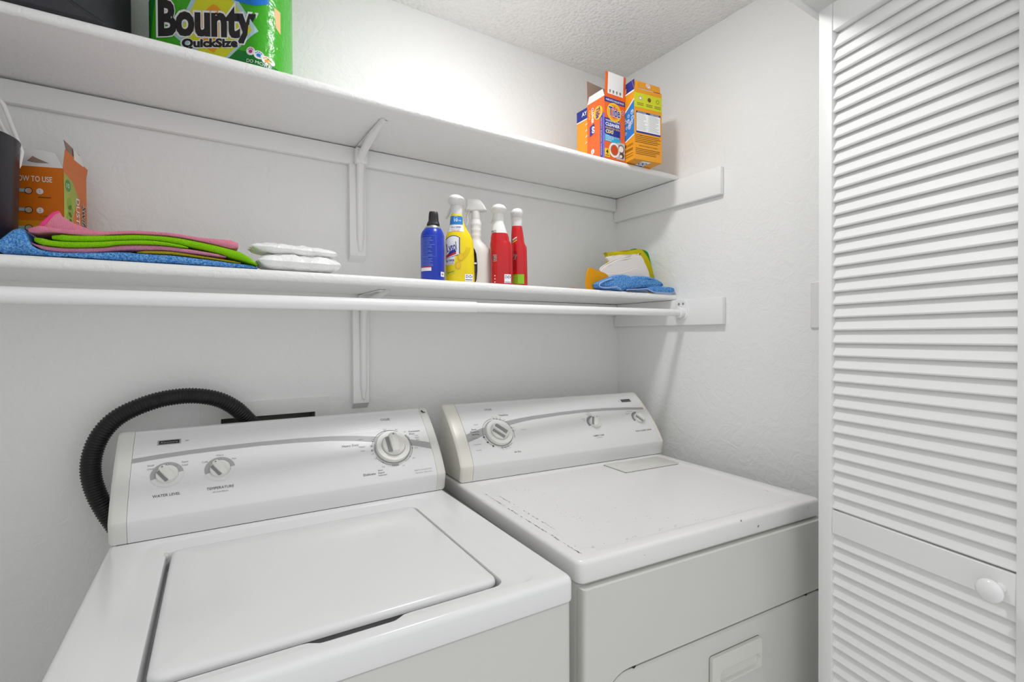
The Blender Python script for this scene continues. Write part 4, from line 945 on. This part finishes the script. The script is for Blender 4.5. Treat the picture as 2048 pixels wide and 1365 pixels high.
flap(db, 'tuck_flap', [(.1025, .030, .217), (.1030, .062, .213), (.101, .058, .230), (.1005, .032, .240)], WHITEC, WHITEC)
MB().prism([(.040, .200), (.049, .210), (.056, .206), (.075, .198), (.055, .197), (.048, .198)], plane_map((0, .0012, 0), (1, 0, 0), (0, 0, 1)), .0006, .0012).build('torn_hole', KRAFT, db)

# ---- folded cloths
def cloth_mat(name, c, sc=(260, 900), st=.7): return mat(name, c, .85, [('wave_x', sc[0]*.7, st*.8, .0010, .6), ('noise', sc[1], .6, .002, 0)], spec=.15)
def terry(name, c, c2): return mat(name, c, .9, [('voronoi', 420, .7, .003, 0), ('noise', 300, .7, .003, 0)], spec=.12, spots=(330, .40, c2, (1, 1, 1)))
def fold(name, label, x0, x1, up, lo, y0, y1_, m, n=60, wob=.003, jit=.0, extra=None, gap=.0006, cat='cloth', group='folded cloths stacked on the lower shelf'):
    rings = []; rnd = random.Random(len(label)*7+n)
    for k in range(n+1):
        x = x0+(x1-x0)*k/n; zt = smooth_interp(up, x)-gap*.5; zb = smooth_interp(lo, x)+gap*.5; th = max(.0015, zt-zb); e = min(1, min(k, n-k)/3)
        th *= .55+.45*e; zm = (zt+zb)/2; yy = y0+wob*math.sin(x*40+y0*90)+wob*.5*math.sin(x*97+1)+(1-e)*.006
        y1 = y1_ if x > -.232 else max(1.189, y1_-(-.232-x)*4.2)
        r = th/2; ring = [Vector((x, y1, zm-r))]
        for q in range(9):
            a = -PI/2-PI*q/8; j = rnd.uniform(-jit, jit)
            ring.append(Vector((x+rnd.uniform(-jit, jit)*.3, yy+r*.9+(r*.9)*math.cos(a)+j, zm+r*math.sin(a)+j*.4)))
        ring.append(Vector((x, y1, zm+r))); rings.append(ring)
    mb = MB().rings(rings)
    if extra: extra(mb)
    o = mb.build(name, m, None, 60); tag(o, label, cat, group); return o
PINKC = cloth_mat('cloth_pink', '#ee8fa8'); HOT = col('cloth_hem_pink', '#e83e86', .8); GRC = cloth_mat('cloth_lime', '#8fd413'); PINK2 = cloth_mat('cloth_rose', '#dd8fac'); YELC = cloth_mat('cloth_mustard', '#c9b52c'); BLUT = terry('cloth_blue_terry', '#3a84d6', '#86bdf2')
fold('microfiber_cloth', 'blue shaggy microfiber towel lying under the stack of folded cloths', -.2760, .1200,
     [(-.28, 1.476), (-.2684, 1.4795), (-.2557, 1.4960), (-.2451, 1.5005), (-.2380, 1.494), (-.2300, 1.4720), (-.2108, 1.4618), (-.1581, 1.4628), (-.1094, 1.4689), (-.0839, 1.4690), (-.0307, 1.4690), (.0258, 1.4655), (.0900, 1.4610), (.1176, 1.4575)],
     [(-.28, ZL), (.2, ZL)], 1.170, 1.292, BLUT, 120, .002, .0011)
fold('microfiber_cloth', 'mustard yellow cloth edge peeking out above the blue towel', -.0845, .0900, [(-.0841, 1.4747), (-.0307, 1.4775), (.0260, 1.4728), (.0832, 1.4670), (.1, 1.465)], [(-.0841, 1.4698), (-.0307, 1.4712), (.0260, 1.4680), (.0863, 1.4625)], 1.180, 1.292, YELC, 40, .0015)
fold('microfiber_cloth', 'rose pink cloth second from the bottom of the folded stack', -.2335, .0630,
     [(-.2336, 1.4786), (-.2196, 1.4720), (-.1814, 1.4702), (-.1340, 1.4758), (-.1092, 1.4822), (-.0576, 1.4868), (-.0027, 1.4845), (.0616, 1.4775)],
     [(-.2316, 1.4720), (-.2109, 1.4625), (-.1581, 1.4631), (-.1093, 1.4718), (-.0839, 1.4750), (-.0442, 1.4783), (-.0028, 1.4765), (.0616, 1.4725)], 1.176, 1.292, PINK2, 60, .0015)
fold('microfiber_cloth', 'lime green folded cloth in the lower middle of the stack', -.2265, -.0020,
     [(-.2265, 1.4877), (-.2034, 1.4812), (-.1575, 1.4827), (-.1089, 1.4900), (-.0573, 1.4951), (-.0027, 1.4888)],
     [(-.2255, 1.4745), (-.2190, 1.4722), (-.1809, 1.4704), (-.1337, 1.4758), (-.1090, 1.4822), (-.0574, 1.4870), (-.0027, 1.4850)], 1.171, 1.292, GRC, 60, .0012)
fold('microfiber_cloth', 'lime green cloth under the top pink one with its end drooping right', -.2040, .1200,
     [(-.2038, 1.4936), (-.1742, 1.4937), (-.1215, 1.4993), (-.0836, 1.5042), (-.0304, 1.5056), (.0261, 1.4995), (.0832, 1.4885), (.0987, 1.4809), (.1193, 1.4670)],
     [(-.2040, 1.4812), (-.1579, 1.4831), (-.1092, 1.4904), (-.0575, 1.4956), (-.0027, 1.4893), (.0556, 1.4785), (.0700, 1.4740), (.0986, 1.4660), (.1192, 1.4580)], 1.174, 1.292, GRC, 70, .0012)
def pinkflap(mb):
    poly = [(-.2230, 1.5010), (-.2202, 1.5125), (-.2056, 1.5350), (-.1977, 1.5383), (-.1933, 1.5293), (-.1763, 1.5178), (-.1529, 1.5083), (-.1400, 1.5020)]
    mb.prism(poly, lambda u, v, d: Vector((u, d+(v-1.50)*.35, v)), 1.196, 1.186, .002)
    mb.prism([(-.2230, 1.5050), (-.2202, 1.5125), (-.2056, 1.5350), (-.1977, 1.5383), (-.1965, 1.5355), (-.2030, 1.5310), (-.2150, 1.5080)], lambda u, v, d: Vector((u, d+(v-1.50)*.35, v)), 1.1865, 1.1845, .0006, 1)
o = fold('microfiber_cloth', 'pink cloth with a raised corner on top of the folded stack', -.2344, .0850,
     [(-.2344, 1.5035), (-.2202, 1.5060), (-.19, 1.5035), (-.1529, 1.5060), (-.1337, 1.5052), (-.0835, 1.5119), (-.0303, 1.5125), (.0262, 1.5090), (.0834, 1.5110)],
     [(-.2335, 1.4904), (-.2281, 1.4904), (-.2038, 1.4951), (-.1742, 1.4942), (-.1459, 1.4950), (-.1215, 1.4998), (-.0836, 1.5049), (-.0304, 1.5062), (.0261, 1.5000), (.0832, 1.4895)], 1.174, 1.292, [PINKC, HOT], 70, .0015, 0, pinkflap)

# ---- two white plastic packets
PLAS = mat('packet_film', '#f8f8f7', .25, [('noise', 45, .45, .006, 2.5)], spec=.45)
def packet(label, x0, x1, y0, y1, zlo, zhi, seed, tilt=0):
    rnd = random.Random(seed); nx, ny = 36, 20; mb = MB(); zm = (zlo+zhi)/2; hh = (zhi-zlo)/2
    ph = [rnd.uniform(0, 6) for _ in range(8)]
    def P_(i, j, s_):
        u = -1+2*i/nx; v = -1+2*j/ny; e = max(0, (1-abs(u)**5)*(1-abs(v)**3.2))**.5
        cr_ = .0016*(math.sin(9*u+6*v+ph[0])+math.sin(-7*u+11*v+ph[1])+.6*math.sin(23*u+ph[2]+5*v))
        edge = .004*math.sin(11*u+ph[3])*(abs(v) > .99)+.004*math.sin(9*v+ph[4])*(abs(u) > .99)
        return Vector((x0+(x1-x0)*(u+1)/2+edge, y0+(y1-y0)*(v+1)/2+edge*.6, zm+s_*hh*e+cr_*e*(.9 if s_ > 0 else .2)+tilt*u))
    for s_ in (1, -1):
        V = [P_(i, j, s_) for j in range(ny+1) for i in range(nx+1)]; F = []
        for j in range(ny):
            for i in range(nx):
                q = (j*(nx+1)+i, j*(nx+1)+i+1, (j+1)*(nx+1)+i+1, (j+1)*(nx+1)+i); F.append(q if s_ > 0 else q[::-1])
        mb.add(V, F)
    return tag(mb.build('wipes_packet', PLAS, None, 60), label, 'packet', 'white packets beside the cloths')
packet('white plastic packet lying flat on the lower shelf beside the cloths', .1225, .2930, 1.166, 1.262, ZL+.0008, 1.4905, 4, .0)
packet('thinner white plastic packet lying on top of the other packet', .1110, .2880, 1.180, 1.268, 1.4895, 1.5135, 9, -.002)

# ---- crumpled cloths in the right corner
def rag(name, label, poly, y0, y1, m, wob=.004, bev=.004, cat='cloth', seed=0, jit=0):
    """cloth bundle: outline in x-z, soft-edged in depth"""
    rnd = random.Random(seed); n = len(poly); P_ = []
    for i in range(n):                                                # subdivide and soften the outline
        p0, p1, p2_, p3 = [Vector(poly[(i+k-1) % n]) for k in range(4)]
        for k in range(5): t = k/5; P_.append(tuple(.5*((2*p1)+(-p0+p2_)*t+(2*p0-5*p1+4*p2_-p3)*t*t+(-p0+3*p1-3*p2_+p3)*t**3)))
    P_ = [(x, max(z, ZL+.0004)) for x, z in P_]
    rings = []; d = y1-y0
    for t, k in ((0, 1.0), (.02, .45), (.07, .12), (.2, 0), (.45, .0), (.7, .0), (.9, .1), (1, .7)):
        q = inset(P_, bev*k) if k else P_
        rings.append([Vector((x+rnd.uniform(-jit, jit), y0+d*t+wob*math.sin(x*70+z*50+seed)*(1-t)+rnd.uniform(-jit, jit), max(z, ZL+.0003)+rnd.uniform(0, jit))) for x, z in q])
    return tag(MB().rings(rings).build(name, m, None, 60), label, cat, 'rags piled in the right corner' if cat == 'cloth' else None)
bl = rag('rag_cloth', 'crumpled blue terry cloth at the right end of the lower shelf', [(1.0714, 1.4668), (1.0792, 1.4759), (1.1227, 1.4935), (1.1700, 1.5060), (1.2000, 1.5040), (1.2179, 1.4975), (1.2400, 1.5060), (1.2800, 1.5065), (1.3332, 1.5020), (1.3660, 1.4910), (1.3680, 1.4770), (1.3000, 1.4700), (1.2400, 1.4660), (1.1900, 1.4560), (1.1650, 1.4545), (1.1468, 1.4560), (1.0908, 1.4560)], 1.163, 1.196, BLUT, .004, .007, seed=2, jit=.0005)
lb = MB(); P_ = spl([(1.1881, 1.4560), (1.2500, 1.4640), (1.2877, 1.4690), (1.3200, 1.4755), (1.3704, 1.4770), (1.4180, 1.4745), (1.4235, 1.4640), (1.4120, 1.4550), (1.3704, 1.4540), (1.3157, 1.4545), (1.2950, 1.4600), (1.2500, 1.4560)])
P_ = [(x, max(z, ZL+.0004)) for x, z in P_]; lb.rings([[Vector((x, y, z)) for x, z in (inset(P_, k) if k else P_)] for y, k in ((1.1590, .0030), (1.1605, .0008), (1.1660, 0), (1.1745, .001), (1.1760, .003))])
lb.build('loose_corner', BLUT, bl, 60)
HEM = mat('cloth_hem_blue', '#9fb6ea', .8); hy = 1.1605
for pth in ([(1.1250, 1.4905), (1.0860, 1.4775), (1.0735, 1.4700), (1.0730, 1.4625), (1.0908, 1.4590), (1.1300, 1.4625), (1.1480, 1.4635), (1.1600, 1.4590), (1.1625, 1.4545)], [(1.1900, 1.4570), (1.2500, 1.4615), (1.2850, 1.4640), (1.3000, 1.4600), (1.3200, 1.4555), (1.3704, 1.4555), (1.4100, 1.4565), (1.4215, 1.4640), (1.4170, 1.4730)]):
    q = []
    for a in range(len(pth)-1):
        p0, p1, p2_, p3 = [Vector(pth[max(0, min(len(pth)-1, a+k-1))]) for k in range(4)]
        for k in range(5): t = k/5; e = .5*((2*p1)+(-p0+p2_)*t+(2*p0-5*p1+4*p2_-p3)*t*t+(-p0+3*p1-3*p2_+p3)*t**3); q.append((e.x, hy-.0005, max(e.y, ZL+.002)))
    MB().tube(q, .0019, 8).build('hem', HEM, bl, 50)
GREC = cloth_mat('cloth_green', '#2f9a3c'); YEC = cloth_mat('cloth_yellow', '#d4c313'); ORC = cloth_mat('cloth_orange', '#eda31e')
WCL = mat('cloth_white', '#e6dfd9', .85, [('noise', 420, .35, .0012, 0)], spec=.15)
s12 = lambda P_, k: [(x*k, 1.309+(z-1.309)*k) for x, z in P_]
rag('rag_cloth', 'white cloth with a wavy front edge just above the blue terry cloth', [(1.0905, 1.5185), (1.1374, 1.5120), (1.2000, 1.5180), (1.2472, 1.5290), (1.2782, 1.5390), (1.2980, 1.5330), (1.3006, 1.5100), (1.2900, 1.4580), (1.1700, 1.4560), (1.1500, 1.5000)], 1.2035, 1.2095, WCL, .0015, .003, seed=13)
rag('rag_cloth', 'white rounded cloth propped in the middle of the rag pile', s12([(1.1225, 1.5211), (1.1887, 1.5580), (1.2801, 1.5790), (1.3049, 1.5830), (1.3235, 1.5610), (1.3480, 1.5171), (1.345, 1.460), (1.2754, 1.458), (1.1634, 1.458), (1.15, 1.50)], 1.005), 1.2120, 1.2190, WCL, .0015, .003, seed=3)
rag('rag_cloth', 'thin white cloth edge standing behind the rounded white cloth', s12([(1.1200, 1.5260), (1.1900, 1.5640), (1.2500, 1.5790), (1.2830, 1.5880), (1.2900, 1.5840), (1.3000, 1.56), (1.30, 1.458), (1.19, 1.456), (1.155, 1.50)], 1.010), 1.2215, 1.2270, WCL, .0015, .0009, seed=14)
rag('rag_cloth', 'pale folded cloth tucked under the yellow cloth', s12([(1.1615, 1.5705), (1.2961, 1.5890), (1.3029, 1.5840), (1.27, 1.50), (1.26, 1.456), (1.18, 1.456), (1.1676, 1.5458)], 1.016), 1.2305, 1.243, WCL, .002, .0009, seed=4)
rag('rag_cloth', 'yellow folded cloth at the right end of the lower shelf', s12([(1.1642, 1.5845), (1.2970, 1.6060), (1.3244, 1.6070), (1.3617, 1.5740), (1.3820, 1.5213), (1.375, 1.456), (1.30, 1.456), (1.19, 1.456), (1.1663, 1.5700)], 1.022), 1.2465, 1.262, YEC, .002, .0009, seed=5)
rag('rag_cloth', 'green folded cloth behind the yellow one against the right wall', s12([(1.28, 1.5950), (1.3252, 1.6094), (1.3438, 1.6111), (1.3674, 1.6018), (1.3843, 1.5615), (1.3900, 1.5224), (1.389, 1.452), (1.34, 1.452), (1.27, 1.452)], 1.030), 1.2655, 1.281, GREC, .002, .0009, seed=6)
rag('rag_cloth', 'orange cloth leaning at the left of the white and blue rags', [(1.0592, 1.5212), (1.0985, 1.5180), (1.1420, 1.5054), (1.1443, 1.4787), (1.1443, 1.4540), (1.0551, 1.4540)], 1.1975, 1.2015, ORC, .001, .001, seed=7)
rag('sponge_scrap', 'small flat brown scrap lying left of the orange cloth', [(.9680, 1.4536), (.9790, 1.4575), (.9937, 1.4577), (1.0160, 1.4536)], 1.185, 1.22, col('scrap_brown', '#a07a62', .8), .0, .001, cat='scrap', seed=8)
